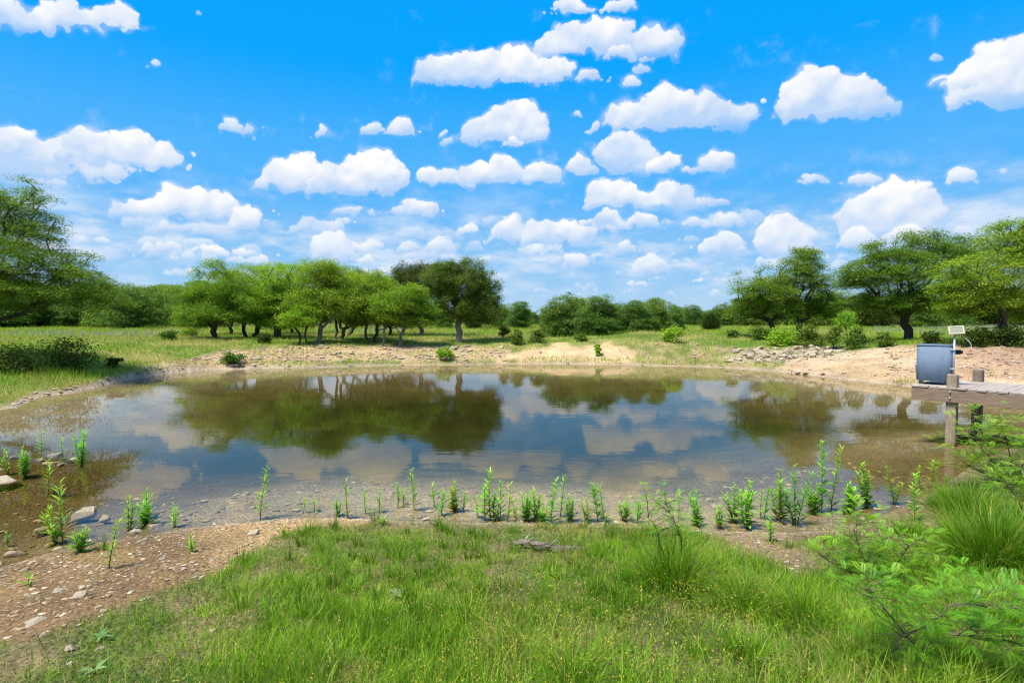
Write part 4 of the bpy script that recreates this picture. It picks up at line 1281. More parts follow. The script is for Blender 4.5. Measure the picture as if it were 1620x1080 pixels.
def far_grass():
    r = np.random.default_rng(16)
    n = 420000
    Y = 13 * np.exp(r.random(n) * math.log(95 / 13.0))
    X = r.uniform(-1, 1, n) * (Y * 0.95 + 1)
    Z = height(X, Y)
    bare, _, zz = zones(X, Y, Z)
    tuft = zz['bank'] & (fbm(X * 0.55, Y * 0.8, 431) > 0.53) & (r.random(n) < 0.6)
    ok = (zz['d'] > 0.2) & ((r.random(n) < (1 - bare) * 0.9 + 0.035) | tuft)
    # green fringe right at parts of the far waterline
    fr = (zz['d'] > 0.05) & (zz['d'] < 1.0) & (fbm(X * 0.35, Y * 0.35, 401) > 0.56) & (Y > 18)
    sandfr = (np.abs(zz['px'] - 905) < 78) & (zz['d'] > 0.05) & (zz['d'] < 1.1) & (Y > 18)
    ok |= fr | sandfr
    X, Y, Z = X[ok], Y[ok], Z[ok]; d = zz['d'][ok]; px = zz['px'][ok]; py = zz['py'][ok]
    n = len(X)
    hgt = (0.10 + 0.0022 * Y) * r.uniform(0.5, 1.5, n) * (0.6 + 0.8 * fbm(X * 0.5, Y * 0.5, 403))
    dn = fbm(X * 0.22, Y * 0.35, 407)
    yl = sstep(0.45, 0.62, dn)
    # straw-coloured sweep in the left field and on the mound
    yl = np.maximum(yl, 0.85 * np.exp(-((px - 190) / 170) ** 2 - ((py - 536) / 9.0) ** 2))
    yl = np.maximum(yl, 0.8 * np.exp(-((px - 1050) / 110) ** 2 - ((py - 536) / 10.0) ** 2))
    lush = np.exp(-((px - 60) / 150) ** 2 - ((py - 595) / 22.0) ** 2)
    isdry = r.random(n) < np.clip(yl * 0.75 - 0.5 * lush + 0.05, 0, 1)
    g = GREEN[np.clip(r.random(n) * 2.6 + 0.9, 0, 3).astype(int)] * 1.05
    col = np.where(isdry[:, None], STRAW[r.integers(3, size=n)] * 1.35, g) * r.uniform(0.75, 1.2, n)[:, None]
    hgt = hgt * (1 + 0.8 * lush)
    V, Q, T, C = blades(np.stack([X, Y, Z - 0.02], -1), hgt, r.uniform(0.05, 0.9, n), r.uniform(0, 2 * PI, n), r.uniform(0.012, 0.024, n) * (0.6 + 0.028 * Y), col, 1)
    obj('field_grass', mesh_np('grass', V, None, T, C), M_GRASS, None, 'green and straw grass of the field and far banks', 'grass', kind='stuff')
    # bluish-lavender wildflowers in drifts
    m = 26000
    Y = r.uniform(34, 80, m); X = r.uniform(-60, 70, m)
    Z = height(X, Y); px, py = proj(X, Y, Z)
    keep = ((fbm(X * 0.10, Y * 0.16, 411) > 0.57) | ((px > 1460) & (px < 1640) & (fbm(X * .15, Y * .2, 415) > 0.5))) & ((px < 470) | (px > 1380) | ((px > 380) & (px < 640)))
    X, Y, Z = X[keep], Y[keep], Z[keep]; n = len(X)
    col = np.array([(0.33, 0.34, 0.50), (0.25, 0.26, 0.46), (0.42, 0.42, 0.50)])[r.integers(3, size=n)]
    V, Q, T, C = blades(np.stack([X, Y, Z + 0.16], -1), r.uniform(.08, .2, n), r.uniform(0, .4, n), r.uniform(0, 6, n), r.uniform(.03, .06, n), col, 1)
    obj('field_wildflowers', mesh_np('flowers', V, None, T, C), M_GRASS, None, 'drifts of lavender-blue wildflowers in the far field', 'wildflowers', kind='stuff')


def seedheads():
    r = np.random.default_rng(18)
    n = 11000
    Y = r.uniform(1.9, 4.6, n); X = r.uniform(-1, 1, n) * (Y * 0.95)
    Z = height(X, Y); px, py = proj(X, Y, Z)
    w = np.exp(-((px - 850) / 330) ** 2) * sstep(880, 990, py) * sstep(0.30, 0.55, fbm(X * 1.6, Y * 1.6, 501))
    k = (r.random(n) < w)
    X, Y, Z = X[k], Y[k], Z[k]; n = len(X)
    hgt = r.uniform(0.12, 0.26, n); az_ = r.uniform(0, 2 * PI, n); ln = r.uniform(0.05, 0.35, n)
    V, Q, T, C = blades(np.stack([X, Y, Z], -1), hgt, ln, az_, np.full(n, 0.0022), np.tile([0.16, 0.22, 0.05], (n, 1)), 2, 0.5)
    mb = MB(); mb.add(V, Q, T, C)
    tip = np.stack([X + hgt * np.sin(ln) * np.cos(az_), Y + hgt * np.sin(ln) * np.sin(az_), Z + hgt * np.cos(ln)], -1)
    P = np.repeat(tip, 3, 0) + r.normal(size=(3 * n, 3)) * np.array([0.007, 0.007, 0.014])
    LV, LQ = leaf_quads(r, P, 0.0055, 0.0026, 0.1)
    c = np.array([(0.66, 0.50, 0.06), (0.55, 0.40, 0.08), (0.60, 0.50, 0.12)])[r.integers(3, size=3 * n)]
    mb.add(LV, LQ, None, np.repeat(c, 4, 0))
    obj('grass_seedheads', mb.mesh('seedheads'), M_GRASS, None, 'tiny straw-yellow seed heads dotting the near grass', 'seed heads', kind='stuff')


near_grass(); far_grass(); seedheads()


def bunchgrass(label, px, py, rad, hgt, n, seed, lean=1.0, tint=(1, 1, 1)):
    r = np.random.default_rng(seed)
    g = ground_at(px, py)
    a = r.uniform(0, 2 * PI, n); q = rad * r.random(n) ** 0.7
    B = np.stack([np.cos(a) * q * 0.55, np.sin(a) * q * 0.55, np.full(n, -0.01)], -1)
    B[:, 2] += height(B[:, 0] + g[0], B[:, 1] + g[1]) - g[2]
    col = GREEN[r.choice(4, size=n, p=[.42, .36, .18, .04])] * np.array(tint) * r.uniform(0.7, 1.2, n)[:, None]
    dr = r.random(n) < 0.06; col[dr] = STRAW[0]
    ln = np.clip(lean * (0.2 + 1.0 * q / rad * r.uniform(0.3, 1.4, n)), 0.05, 1.5)
    V, Q, T, C = blades(B, hgt * r.uniform(0.35, 1.15, n), ln, a + r.normal(size=n) * 0.9, r.uniform(0.004, 0.0085, n), col, 4, droop=1.05)
    root = obj('bunchgrass', mesh_np('blades', V, Q, T, C), M_GRASS, None, label, 'grass clump', 'tall grass clumps in the foreground', loc=tuple(g))
    return root


bunchgrass('tall dark green grass clump around the leaning mesquite sapling', 1062, 935, 0.42, 0.50, 1100, 1, 0.9)
bunchgrass('lower grass clump spilling right of the mesquite sapling', 1180, 965, 0.36, 0.36, 600, 2, 1.1)
bunchgrass('large shaggy grass mound at the right edge near the water', 1572, 890, 0.55, 0.66, 2000, 3, 1.0, (0.95, 1, 0.95))
bunchgrass('shaggy grass at the right edge behind the large mound', 1530, 812, 0.42, 0.50, 1000, 4, 1.0, (1, 1, 1))
bunchgrass('arching pale green grass at the bottom centre', 905, 1090, 0.26, 0.34, 260, 5, 1.15, (1.25, 1.15, 1.1))
bunchgrass('thin grass spray in the bottom centre left of the arching grass', 735, 990, 0.22, 0.30, 150, 6, 1.0, (1.2, 1.15, 1.1))
bunchgrass('grass clump between the two mesquite saplings', 1270, 985, 0.40, 0.30, 600, 7, 1.1)
bunchgrass('grass clump at the bottom right under the mesquite branch', 1500, 1060, 0.42, 0.30, 700, 8, 1.1)
for bx, by, rad, hh, nb_, lb in ((1452, 905, 0.30, 0.26, 420, 'green grass tuft right of the second mesquite stem'), (1440, 845, 0.26, 0.30, 380, 'grass tuft at the muddy edge below the dock'),
                                 (1345, 985, 0.30, 0.24, 420, 'green tuft left of the crooked mesquite branch'), (1600, 990, 0.34, 0.30, 520, 'green tuft at the lower right edge'),
                                 (1345, 1050, 0.24, 0.20, 360, 'tuft at the bottom edge left of the mesquite branch'), (1500, 965, 0.28, 0.24, 420, 'tuft behind the crooked mesquite branch'),
                                 (1610, 770, 0.40, 0.42, 620, 'grass on the right bank under the mesquite bush'), (1180, 1040, 0.24, 0.20, 320, 'low green tuft at the bottom right of centre'),
                                 (1490, 800, 0.26, 0.36, 420, 'tall tuft at the water edge under the dock')):
    bunchgrass(lb, bx, by, rad, hh, nb_, bx, 1.1, (1.1, 1.08, 1.0))


# ------------------------------------------------------------------ weeds along the waterline
def lance_leaf(mb, base, d, up, L, W, col, curve=0.25):
    """pointed leaf, folded along its midrib"""
    d = d / np.linalg.norm(d); s = np.cross(d, up); s /= np.linalg.norm(s) + 1e-9; nn = np.cross(s, d)
    V = []
    prof = [(0, 0.12), (0.35, 0.9), (0.65, 0.75), (1, 0)]
    for t, w in prof:
        c = base + d * L * t + nn * (-curve * L * t * t)
        if w == 0: V.append(c)
        else: V += [c - s * W * w / 2 + nn * W * 0.15 * w, c, c + s * W * w / 2 + nn * W * 0.15 * w]
    q = []
    for k in range(2):
        a = 3 * k; q += [(a, a + 1, a + 4, a + 3), (a + 1, a + 2, a + 5, a + 4)]
    mb.add(V, q, [(6, 7, 9), (7, 8, 9)], col)


def weed(label, px, pyb, pyt, kind, seed):
    """kind: s slim stalk, b bushy from the base, m several stalks"""
    r = np.random.default_rng(seed)
    g = ground_at(px, pyb)
    if g[2] < 0.0:
        x, y = gp(px, pyb, 0.0); g = np.array([float(x), float(y), H1(float(x), float(y))])
    top_h = (pyb - pyt) * g[1] / FPX
    if g[2] < 0: top_h += -g[2]
    root = obj('waterside_weed', None, label=label, cat='weed', group='weeds along the near waterline', loc=tuple(g))
    wr, tone = r.uniform(0.19, 0.33), np.array([r.uniform(0.85, 1.25), r.uniform(0.85, 1.1), r.uniform(0.8, 1.6)])
    lsz = r.uniform(0.85, 1.2)
    ms, ml = MB(), MB()
    ns = {'s': 1, 'b': int(r.integers(4, 6)), 'm': int(r.integers(2, 5)), 'd': 7}[kind]
    for k in range(ns):
        h = top_h * (1 if k == 0 else r.uniform(0.55, 0.9))
        sp_ = 0.0 if k == 0 else (0.22 if kind != 'd' else 0.12)
        a = r.uniform(0, 2 * PI); off = np.array([math.cos(a), math.sin(a), 0])
        bend = r.normal(size=2) * 0.055 * h
        P = []
        for i in range(6):
            t = i / 5
            P.append(np.array([bend[0], bend[1], 0]) * t * t + off * (sp_ * h * t ** 1.2 + 0.015 * (k > 0)) + np.array([0.012 * math.sin(3 * t + seed) * h / 0.5, 0.01 * math.cos(2 * t + seed), h * 0.95 * t - 0.03]))
        P = np.array(P)
        ms.tube(P, np.linspace(0.0062, 0.002, 6), 5, (0.15, 0.24, 0.05))
        nl = int(np.clip(h / 0.0095, 18, 80))
        for i in range(nl):
            t = 0.10 + 0.90 * (i + r.random()) / nl
            if r.random() < 0.12: continue
            p = np.array([np.interp(t, np.linspace(0, 1, 6), P[:, c]) for c in range(3)])
            a = i * 2.4 + r.uniform(-.4, .4)
            up = 0.55 + 0.9 * t ** 2 + r.uniform(-.2, .25)
            d = np.array([math.cos(a), math.sin(a), up])
            L = (0.100 - 0.050 * t ** 1.5) * r.uniform(0.45, 1.4) * (0.75 + 0.65 * top_h)
            c = np.array([0.135, 0.30, 0.018]) * (1 - t) + np.array([0.23, 0.45, 0.035]) * t
            if r.random() < 0.25 and t < 0.3: c = np.array([0.26, 0.22, 0.07])
            lance_leaf(ml, p, d, np.array([0, 0, 1.0]), L * lsz, L * lsz * wr, c * tone * 1.3 * r.uniform(0.75, 1.2), r.uniform(0.05, 0.4))
    obj('stem', ms.mesh('stem', True), M_WEED, root)
    obj('foliage', ml.mesh('foliage', True), M_WEED, root)


WEEDS = [(12, 748, 704, 'm'), (40, 752, 700, 'd'), (65, 722, 675, 's'), (100, 712, 686, 's'), (131, 728, 672, 'm'), (75, 762, 720, 's'), (88, 856, 795, 'm'), (100, 852, 750, 's'),
         (201, 836, 777, 'm'), (231, 824, 764, 'b'), (276, 832, 792, 'm'), (129, 872, 824, 'd'), (172, 900, 814, 's'), (306, 872, 832, 'm'), (45, 925, 898, 's'), (13, 852, 836, 's'),
         (414, 820, 729, 's'), (480, 808, 782, 's'), (497, 807, 786, 's'), (533, 815, 779, 'm'), (549, 819, 750, 's'), (579, 809, 766, 's'), (601, 806, 765, 's'), (607, 830, 812, 's'),
         (629, 795, 757, 's'), (638, 788, 767, 's'), (654, 800, 734, 's'), (688, 792, 759, 's'), (700, 811, 769, 's'), (721, 803, 756, 'b'), (733, 802, 771, 's'),
         (754, 816, 780, 's'), (766, 821, 755, 's'), (775, 819, 736, 's'), (782, 820, 774, 'm'), (793, 813, 750, 's'), (804, 823, 756, 's'), (814, 815, 787, 's'), (832, 822, 769, 'd'),
         (846, 816, 768, 'm'), (859, 821, 791, 'b'), (874, 828, 751, 's'), (888, 813, 741, 's'), (901, 823, 775, 'd'), (929, 823, 780, 'b'), (944, 822, 754, 's'), (956, 824, 759, 's'),
         (989, 820, 782, 'b'), (1009, 825, 787, 's'), (1074, 815, 776, 's'), (1102, 829, 766, 'm'), (1138, 833, 794, 'm'), (1162, 820, 757, 'b'), (1182, 833, 752, 'm'), (1204, 811, 769, 's'), (1210, 815, 762, 's'),
         (1232, 820, 731, 'b'), (1257, 826, 723, 'm'), (1287, 806, 756, 'd'), (1303, 806, 687, 's'), (1317, 802, 697, 's'), (1345, 809, 755, 'd'), (1370, 801, 725, 'b'), (1412, 796, 729, 'm'),
         (1446, 824, 743, 's'), (1455, 772, 732, 's'), (1476, 771, 720, 's'), (1496, 778, 748, 's'), (1218, 856, 808, 's')]
WEEDS.sort()
special = {414: 'tall solitary weed stalk standing on the near shore left of centre', 1303: 'tallest weed of all, left stalk of the tall right pair', 1317: 'right stalk of the tall pair of weeds at right',
           172: 'tall weed on the bare left beach below the others', 40: 'bushy bright weed in the stony shallows at far left', 775: 'tallest stalk in the middle row of waterline weeds'}
for i, (px, b, t, k) in enumerate(WEEDS):
    what = {'s': 'slim green weed stalk', 'b': 'bushy green weed', 'm': 'many-stalked green weed', 'd': 'dense leafy green weed'}[k]
    lb = special.get(px, f'{what} at the near waterline, {ordinal(i + 1)} weed from the left')
    weed(lb, px, b, t, k, 1000 + i)


# ------------------------------------------------------------------ mesquite saplings with feathery leaves
def feather_leaf(mb, base, d, L, r, col):
    """two feathery pinnae of many narrow leaflets"""
    d = d / np.linalg.norm(d)
    side0 = np.cross(d, [0, 0, 1.0]); side0 /= np.linalg.norm(side0) + 1e-9
    pet = base + d * L * 0.22
    mb.tube([base, pet], [0.0013, 0.001], 3, (0.14, 0.17, 0.05), cap=False)
    for sg in (-1, 1):
        dd = d + side0 * sg * 0.5; dd /= np.linalg.norm(dd)
        s = np.cross(dd, [0, 0, 1.0]); s /= np.linalg.norm(s) + 1e-9; nn = np.cross(s, dd)
        n = 15
        t = (np.arange(n) + 0.6) / n
        C = pet + dd * (L * 0.8 * t)[:, None] - np.array([0, 0, 1.0]) * (0.22 * L * t * t)[:, None]
        for q in (-1, 1):
            ll = L * 0.17 * np.sin(PI * (0.12 + 0.82 * t)) ** 0.5
            e = s * q + dd * 0.35 + nn * r.uniform(-.25, .25)
            e /= np.linalg.norm(e)
            w = ll * 0.10
            a = C; b_ = C + e * ll[:, None]; mid = C + e * (ll * 0.5)[:, None]
            V = np.stack([a, mid + dd * w[:, None], b_, mid - dd * w[:, None]], 1).reshape(-1, 3)
            mb.add(V, np.arange(4 * n).reshape(-1, 4), None, np.array(col) * r.uniform(0.85, 1.15))


def mesquite(label, base_px, stems, seed, n_leaf, L=0.11, rad=0.008, spread=1.0, col=(0.16, 0.36, 0.022), depth_jit=0.25):
    """stems: polylines of photo pixels at the plant's distance with optional depth offsets"""
    r = np.random.default_rng(seed)
    g = ground_at(*base_px)
    root = obj('mesquite_sapling', None, label=label, cat='sapling', group='feathery mesquite saplings in the foreground', loc=tuple(g))
    ms, ml = MB(), MB()
    for st in stems:
        P = np.array([at(s[0], s[1], g[1] + (s[2] if len(s) > 2 else 0)) for s in st]) - g
        t = np.linspace(0, 1, len(P)); tt = np.linspace(0, 1, len(P) * 4)
        Q = np.stack([np.interp(tt, t, P[:, c]) for c in range(3)], -1) + r.normal(size=(len(tt), 3)) * 0.004
        ms.tube(Q, np.linspace(rad, rad * 0.3, len(tt)), 6, (0.11, 0.075, 0.06))
        for i in range(int(n_leaf / len(stems))):
            k = r.random() ** 0.8
            p = np.array([np.interp(0.12 + 0.88 * k, tt, Q[:, c]) for c in range(3)])
            a = r.uniform(0, 2 * PI)
            tw = np.array([math.cos(a), math.sin(a), r.uniform(-0.1, 0.9)]); tw /= np.linalg.norm(tw)
            tl = spread * r.uniform(0.02, 0.22)
            if tl > 0.08: ms.tube([p, p + tw * tl * 0.5 + [0, 0, 0.01], p + tw * tl], [0.0028, 0.002, 0.0012], 4, (0.13, 0.13, 0.05), cap=False)
            for m in range(2 if tl > 0.1 else 1):
                d = tw + rand_dirs(r, 1)[0] * 0.55 + np.array([0, 0, 0.1])
                c = np.array(col) * r.uniform(0.75, 1.3)
                if r.random() < 0.25: c = np.array([0.28, 0.47, 0.03])
                feather_leaf(ml, p + tw * tl * (1 - 0.4 * m), d, L * r.uniform(0.7, 1.25), r, c)
    obj('stem', ms.mesh('stem', True), M_BARK, root)
    obj('foliage', ml.mesh('foliage'), M_WEED, root)


mesquite('leaning mesquite sapling with two thin dark stems in the tall grass clump', (1046, 915), [[(1046, 915), (1044, 870), (1040, 838), (1026, 818), (1022, 785)], [(1080, 900), (1078, 850), (1065, 820), (1050, 790)]], 21, 80, 0.11, 0.008)
mesquite('mesquite sapling on a thin dark stem right of the bare patch', (1392, 935), [[(1392, 935), (1380, 900), (1358, 870), (1352, 838), (1360, 815)], [(1400, 930), (1420, 890), (1440, 860)], [(1390, 935), (1340, 900), (1300, 880)]], 22, 230, 0.12, 0.007, 1.2)
mesquite('mesquite with a crooked dark branch at the bottom right corner', (1404, 1075), [[(1404, 1085), (1408, 1045), (1425, 1008), (1470, 985), (1505, 955), (1560, 958), (1640, 962)], [(1450, 1085), (1452, 1040), (1440, 1010), (1400, 960), (1370, 930)], [(1500, 1000), (1550, 1010), (1620, 1020)]],
         23, 290, 0.11, 0.009, 1.0)
mesquite('leafy mesquite bush on the right bank in front of the dock', (1590, 775), [[(1590, 775), (1575, 735), (1550, 705), (1530, 680)], [(1592, 775), (1600, 730), (1590, 690), (1570, 668)], [(1600, 775), (1620, 730), (1640, 690)], [(1590, 775), (1560, 750), (1530, 735)]], 24, 230, 0.17, 0.010, 2.2, (0.17, 0.36, 0.025))
mesquite('mesquite bush at the right edge above the shaggy grass mound', (1625, 830), [[(1625, 830), (1610, 790), (1590, 760)], [(1630, 830), (1640, 780), (1630, 740)], [(1640, 830), (1670, 790), (1690, 750)]], 25, 160, 0.14, 0.009, 1.6, (0.15, 0.33, 0.022))


# broad-leaved seedlings in the near grass
def rosette(label, px, py, n, L, seed, col):
    r = np.random.default_rng(seed); g = ground_at(px, py)
    root = obj('broadleaf_weed', None, label=label, cat='weed', group='broad-leaved weeds in the near grass', loc=tuple(g))
    for i in range(n):
        mb = MB(); a = i * 2 * PI / n + r.uniform(-.3, .3)
        lance_leaf(mb, np.array([0, 0, 0.02]), np.array([math.cos(a), math.sin(a), r.uniform(0.35, 0.8)]), np.array([0, 0, 1.0]), L * r.uniform(.7, 1.2), L * 0.36, np.array(col) * r.uniform(.85, 1.15), 0.4)
        obj('leaf', mb.mesh('leaf', True), M_WEED, root)


rosette('broad pale-leaved weed at the bottom left', 150, 1066, 4, 0.085, 1, (0.22, 0.34, 0.12))
rosette('broad-leaved weed among pale stones at lower left', 160, 1012, 6, 0.075, 2, (0.17, 0.30, 0.09))
rosette('small pale rosette weed right of the tall grass clump', 1287, 942, 6, 0.08, 3, (0.20, 0.34, 0.14))
rosette('silvery leafed weed in the grass left of centre', 628, 945, 7, 0.08, 4, (0.22, 0.32, 0.15))


# ------------------------------------------------------------------ fallen branch
def log():
    r = np.random.default_rng(9)
    a = ground_at(806, 868); b = ground_at(932, 874)
    root = obj('fallen_branch', None, label='weathered grey fallen branch lying in the near grass', cat='branch', loc=tuple(a))
    n = 26; t = np.linspace(0, 1, n)
    P = a + (b - a) * t[:, None]; P[:, 2] = height(P[:, 0], P[:, 1]) + 0.045 + 0.02 * np.sin(6 * t)
    P[:, 1] += 0.03 * np.sin(9 * t) + r.normal(size=n) * 0.006; R = 0.012 + 0.024 * np.sin(PI * np.clip(t * 0.9 + .08, 0, 1)) + r.normal(size=n) * 0.005
    mb = MB()
    k = 10; mb.tube(P - a, np.maximum(R, 0.006), k, (0.17, 0.135, 0.105))
    mb.V[0] += r.normal(size=mb.V[0].shape) * 0.006
    obj('limb', mb.mesh('limb', False), M_BARK, root)
    for i in range(7):
        mb = MB(); c = int(r.integers(3, n - 3)); d = rand_dirs(r, 1)[0]; d[2] = abs(d[2])
        mb.tube([P[c] - a, P[c] - a + d * 0.05, P[c] - a + d * 0.09 + [0.02, 0, 0]], [0.012, 0.008, 0.004], 5, (0.27, 0.23, 0.19))
        obj('twig', mb.mesh('twig', True), M_BARK, root)


log()

# ------------------------------------------------------------------ dock
M_STEEL = solid_mat('galvanised_steel', 0.45, 14, 0.15, 0.1, 0.002, metallic=0.6, col=(0.55, 0.57, 0.60))
DA = np.array([0.60, -0.80, 0.0]); DP = np.array([0.80, 0.60, 0.0])    # along the dock to the shore, across it
fp = np.array([*[float(q) for q in gp(1507, 698)], 0.0])               # front post at the waterline
DZ = 1.07
dock = obj('dock', None, label='weathered grey wooden dock reaching in from the right bank', cat='dock', loc=(fp[0], fp[1], 0))
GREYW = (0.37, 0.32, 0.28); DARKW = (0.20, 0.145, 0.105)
rr_ = np.random.default_rng(3)
O0 = np.zeros(3)
WID = 1.62
start = -0.66
nb = 34
pw = 0.143
for i in range(nb):
    c = DA * (start + (i + 0.5) * (pw + 0.009)) + DP * (WID / 2 - 0.18 + rr_.uniform(-.012, .012)) + np.array([0, 0, DZ - 0.019 + rr_.uniform(-0.003, 0.003)])
    mb = MB(); mb.box(np.zeros(3), (WID + 0.10, pw, 0.038), (1, 0, 0), (0, 1, 0), 0.004, np.array(GREYW) * rr_.uniform(0.88, 1.12))
    o = obj('plank', mb.mesh('plank'), M_WOOD, dock); o.location = c; o.rotation_euler = (0, 0, math.atan2(DP[1], DP[0]) + rr_.uniform(-.004, .004))   # grain runs along the plank
for nm, off, L0, L1 in (('front_beam', -0.205, start + 0.02, 4.3), ('rear_beam', WID - 0.26, start + 0.05, 4.3), ('centre_beam', WID / 2 - 0.2, start + 0.06, 4.3)):
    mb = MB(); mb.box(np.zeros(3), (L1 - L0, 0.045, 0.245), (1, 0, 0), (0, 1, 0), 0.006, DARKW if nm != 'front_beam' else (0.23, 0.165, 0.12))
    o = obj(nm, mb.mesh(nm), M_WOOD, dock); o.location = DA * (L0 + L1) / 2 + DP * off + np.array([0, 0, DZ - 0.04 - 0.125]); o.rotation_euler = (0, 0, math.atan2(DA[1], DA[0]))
mb = MB(); mb.box(DA * (start + 0.0) + DP * (WID / 2 - 0.18) + np.array([0, 0, DZ - 0.04 - 0.10]), (0.04, WID - 0.3, 0.19), DA, DP, 0.005, DARKW)
obj('end_beam', mb.mesh('end_beam'), M_WOOD, dock)
for s_, across in ((0.0, -0.095), (0.0, 1.50), (2.6, -0.095), (2.6, 1.50)):
    mb = MB()
    b = DA * s_ + DP * across
    zb = H1(fp[0] + b[0], fp[1] + b[1]) - 0.3
    top = DZ + 0.25
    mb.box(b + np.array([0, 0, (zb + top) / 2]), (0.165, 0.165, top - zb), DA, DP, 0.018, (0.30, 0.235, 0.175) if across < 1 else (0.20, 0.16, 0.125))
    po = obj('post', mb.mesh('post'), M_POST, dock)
    mb = MB(); mb.tube([b + np.array([0, 0, top - 0.002]), b + np.array([0, 0, top + 0.004])], [0.055, 0.05], 10, (0.13, 0.10, 0.08)); 
    obj('end_grain', mb.mesh('end_grain'), M_POST, po)
    for dz in (-0.08, -0.20):
        mb = MB(); q = b + DP * (-0.140 if across < 1 else -0.10) + np.array([0, 0, DZ + dz]) if across < 1 else b - DP * 0.09 + np.array([0, 0, DZ + dz])
        if across < 1:
            mb.tube([q + DP * 0.012, q - DP * 0.022], [0.014, 0.014], 8, (0.12, 0.08, 0.06)); obj('bolt', mb.mesh('bolt', True), M_STEEL, po)

# ------------------------------------------------------------------ fish feeder with its solar panel
M_BLUE = solid_mat('blue_grey_paint', 0.7, 6, 0.16, 0.12, 0.004, (1, 1, 0.35), col=(0.125, 0.175, 0.25), spec=0.25)
M_BLUED = solid_mat('blue_grey_lid', 0.5, 5, 0.10, 0.1, 0.004, col=(0.11, 0.16, 0.225), spec=0.25)
M_BLACK = solid_mat('black_plastic', 0.5, 10, 0.1, 0.0, col=(0.015, 0.015, 0.018))
M_CREAM = solid_mat('cream_frame', 0.5, 10, 0.1, 0.0, col=(0.42, 0.39, 0.29))
M_PANEL = solid_mat('solar_glass', 0.5, 3, 0.08, 0.0, col=(0.17, 0.18, 0.14), spec=0.2)
M_WHITE = solid_mat('white_cable', 0.5, 10, 0.05, 0.0, col=(0.7, 0.7, 0.68))

fx, fy, fz = at(1477, 609, 11.55)
fz = DZ + 0.002
feeder = obj('fish_feeder', None, label='blue-grey metal fish feeder standing at the end of the dock', cat='feeder', loc=(fx, fy, fz))
FR, FH, FB = 0.292, 0.715, 0.075


def ring_loft(mb, prof, n=40, sq=3.2, col=(1, 1, 1), close=True, rot=0.0):
    """loft of rounded-square rings: prof lists (radius, height)"""
    a = np.arange(n) * 2 * PI / n
    c, s_ = np.cos(a), np.sin(a)
    rad = 1 / (np.abs(c) ** sq + np.abs(s_) ** sq) ** (1 / sq)
    x = rad * c; y = rad * s_
    cr, sr = math.cos(rot), math.sin(rot)
    V = np.concatenate([np.stack([(x * cr - y * sr) * R_, (x * sr + y * cr) * R_, np.full(n, z_)], -1) for R_, z_ in prof])
    q = [(k * n + i, k * n + (i + 1) % n, (k + 1) * n + (i + 1) % n, (k + 1) * n + i) for k in range(len(prof) - 1) for i in range(n)]
    t = []
    V = np.concatenate([V, [[0, 0, prof[0][1]], [0, 0, prof[-1][1]]]]); m = len(prof) * n
    for i in range(n):
        t.append((m, (i + 1) % n, i)); t.append((m + 1, m - n + i, m - n + (i + 1) % n))
    mb.add(V, q, t, col)


view = math.atan2(fx, fy)
mb = MB(); ring_loft(mb, [(FR - 0.012, FB), (FR, FB + 0.012), (FR, FB + FH - 0.02)], 64, 6.0, rot=-view)
body = obj('hopper', mb.mesh('hopper', True), M_BLUE, feeder)
mb = MB(); ring_loft(mb, [(FR + 0.004, FB + FH - 0.024), (FR + 0.006, FB + FH - 0.006), (FR + 0.001, FB + FH), (0.1, FB + FH + 0.012)], 64, 6.0, rot=-view)
lid = obj('lid', mb.mesh('lid', True), M_BLUED, feeder)
ux = np.array([math.cos(view), -math.sin(view), 0]); uy = np.array([math.sin(view), math.cos(view), 0])
for sx_, sy_ in ((-0.21, -0.2), (0.21, -0.2), (-0.21, 0.2), (0.21, 0.2)):
    mb = MB(); mb.box(ux * sx_ + uy * sy_ + np.array([0, 0, FB / 2 + 0.004]), (0.075, 0.055, FB + 0.008), ux, uy, 0.006)
    obj('foot', mb.mesh('foot'), M_BLUED, feeder)
mb = MB(); mb.box(ux * -(FR + 0.012) + np.array([0, 0, FB + 0.30]), (0.045, 0.05, 0.03), ux, uy, 0.006); mb.box(ux * -(FR + 0.012) + np.array([0, 0, FB + 0.22]), (0.02, 0.03, 0.13), ux, uy, 0.004)
obj('latch', mb.mesh('latch'), M_STEEL, feeder)
mb = MB(); mb.box(ux * (FR - 0.03) - uy * (FR - 0.06) + np.array([0, 0, FB + FH - 0.10]), (0.11, 0.08, 0.022), ux, uy, 0.004)
obj('bracket', mb.mesh('bracket'), M_BLUED, feeder)
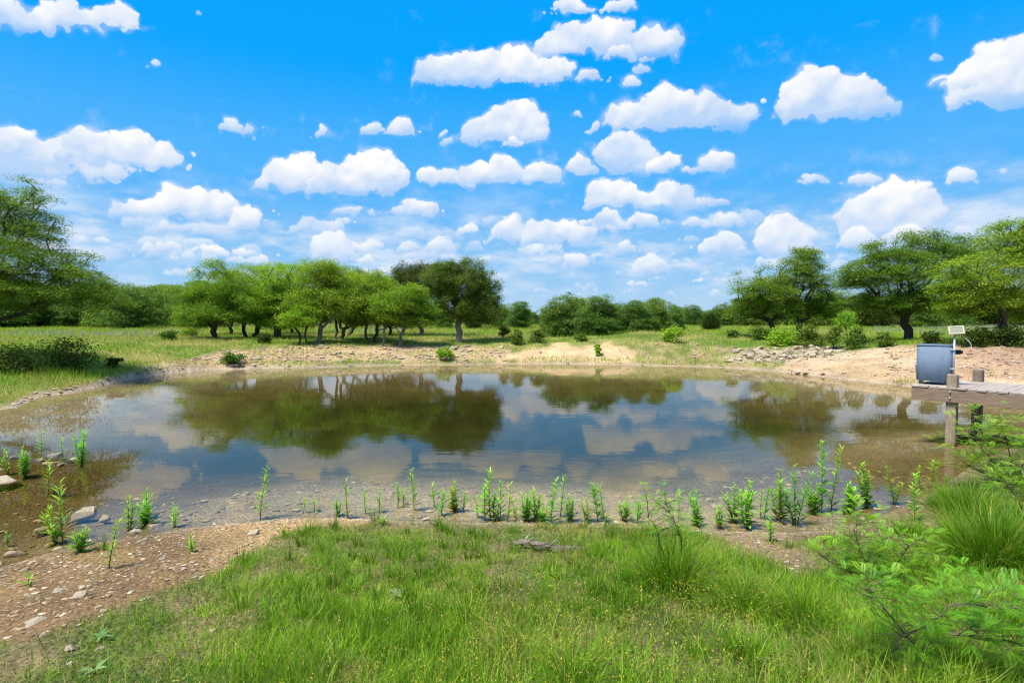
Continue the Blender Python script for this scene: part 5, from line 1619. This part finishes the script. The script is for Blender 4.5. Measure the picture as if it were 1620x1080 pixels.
mb = MB(); mb.tube([ux * (FR + 0.0) + np.array([0, 0, FB + FH - 0.14]), ux * (FR + 0.13) + np.array([0, 0, FB + FH - 0.14])], [0.05, 0.045], 14); mb.tube([ux * (FR + 0.12) + np.array([0, 0, FB + FH - 0.14]), ux * (FR + 0.16) + np.array([0, 0, FB + FH - 0.14])], [0.03, 0.03], 12)
obj('motor', mb.mesh('motor', True), M_BLACK, feeder)
pp = ux * (FR + 0.015) - uy * 0.24
mb = MB(); mb.tube([pp + np.array([0, 0, 0.0]), pp + np.array([0, 0, 1.02])], [0.019, 0.019], 12)
obj('panel_pole', mb.mesh('pole', True), M_STEEL, feeder)
for hz_ in (FB + 0.25, FB + FH - 0.09):
    mb = MB(); mb.box(pp - ux * 0.02 + np.array([0, 0, hz_]), (0.09, 0.05, 0.03), ux, uy, 0.004); obj('pole_clamp', mb.mesh('clamp'), M_STEEL, feeder)
# panel tilted towards the camera side
pc = pp + np.array([0, 0, 1.09]) + ux * 0.025
pn = np.array([-uy[0], -uy[1], 0.85]); pn /= np.linalg.norm(pn)
px_ = ux * 0.985 + uy * 0.17; px_ /= np.linalg.norm(px_); py_ = np.cross(pn, px_); py_ /= np.linalg.norm(py_); px_ = np.cross(py_, pn)
pw_, ph_ = 0.225, 0.18
mb = MB(); mb.box(pc, (pw_ - 0.01, ph_ - 0.01, 0.014), px_, py_, 0.0)
pan = obj('solar_panel', mb.mesh('panel'), M_PANEL, feeder)
mb = MB()
for sg in (-1, 1):
    mb.box(pc + px_ * sg * pw_ / 2, (0.022, ph_ + 0.022, 0.03), px_, py_, 0.003); mb.box(pc + py_ * sg * (ph_ / 2), (pw_ - 0.023, 0.022, 0.029), px_, py_, 0.003)
obj('panel_frame', mb.mesh('panel_frame'), M_CREAM, pan)
mb = MB(); mb.box(pc - pn * 0.03 - px_ * 0.04, (0.05, 0.10, 0.04), px_, py_, 0.003); obj('panel_bracket', mb.mesh('panel_bracket'), M_STEEL, pan)
t = np.linspace(0, 1, 14)
W_ = pc[None] + ux * (0.08 + 0.16 * np.sin(t * 1.9))[:, None] + uy * 0.05 - np.array([0, 0, 1.0]) * (0.10 + 0.27 * t)[:, None] * 1.0
mb = MB(); mb.tube(W_, 0.006, 6); obj('cable', mb.mesh('cable', True), M_WHITE, feeder)
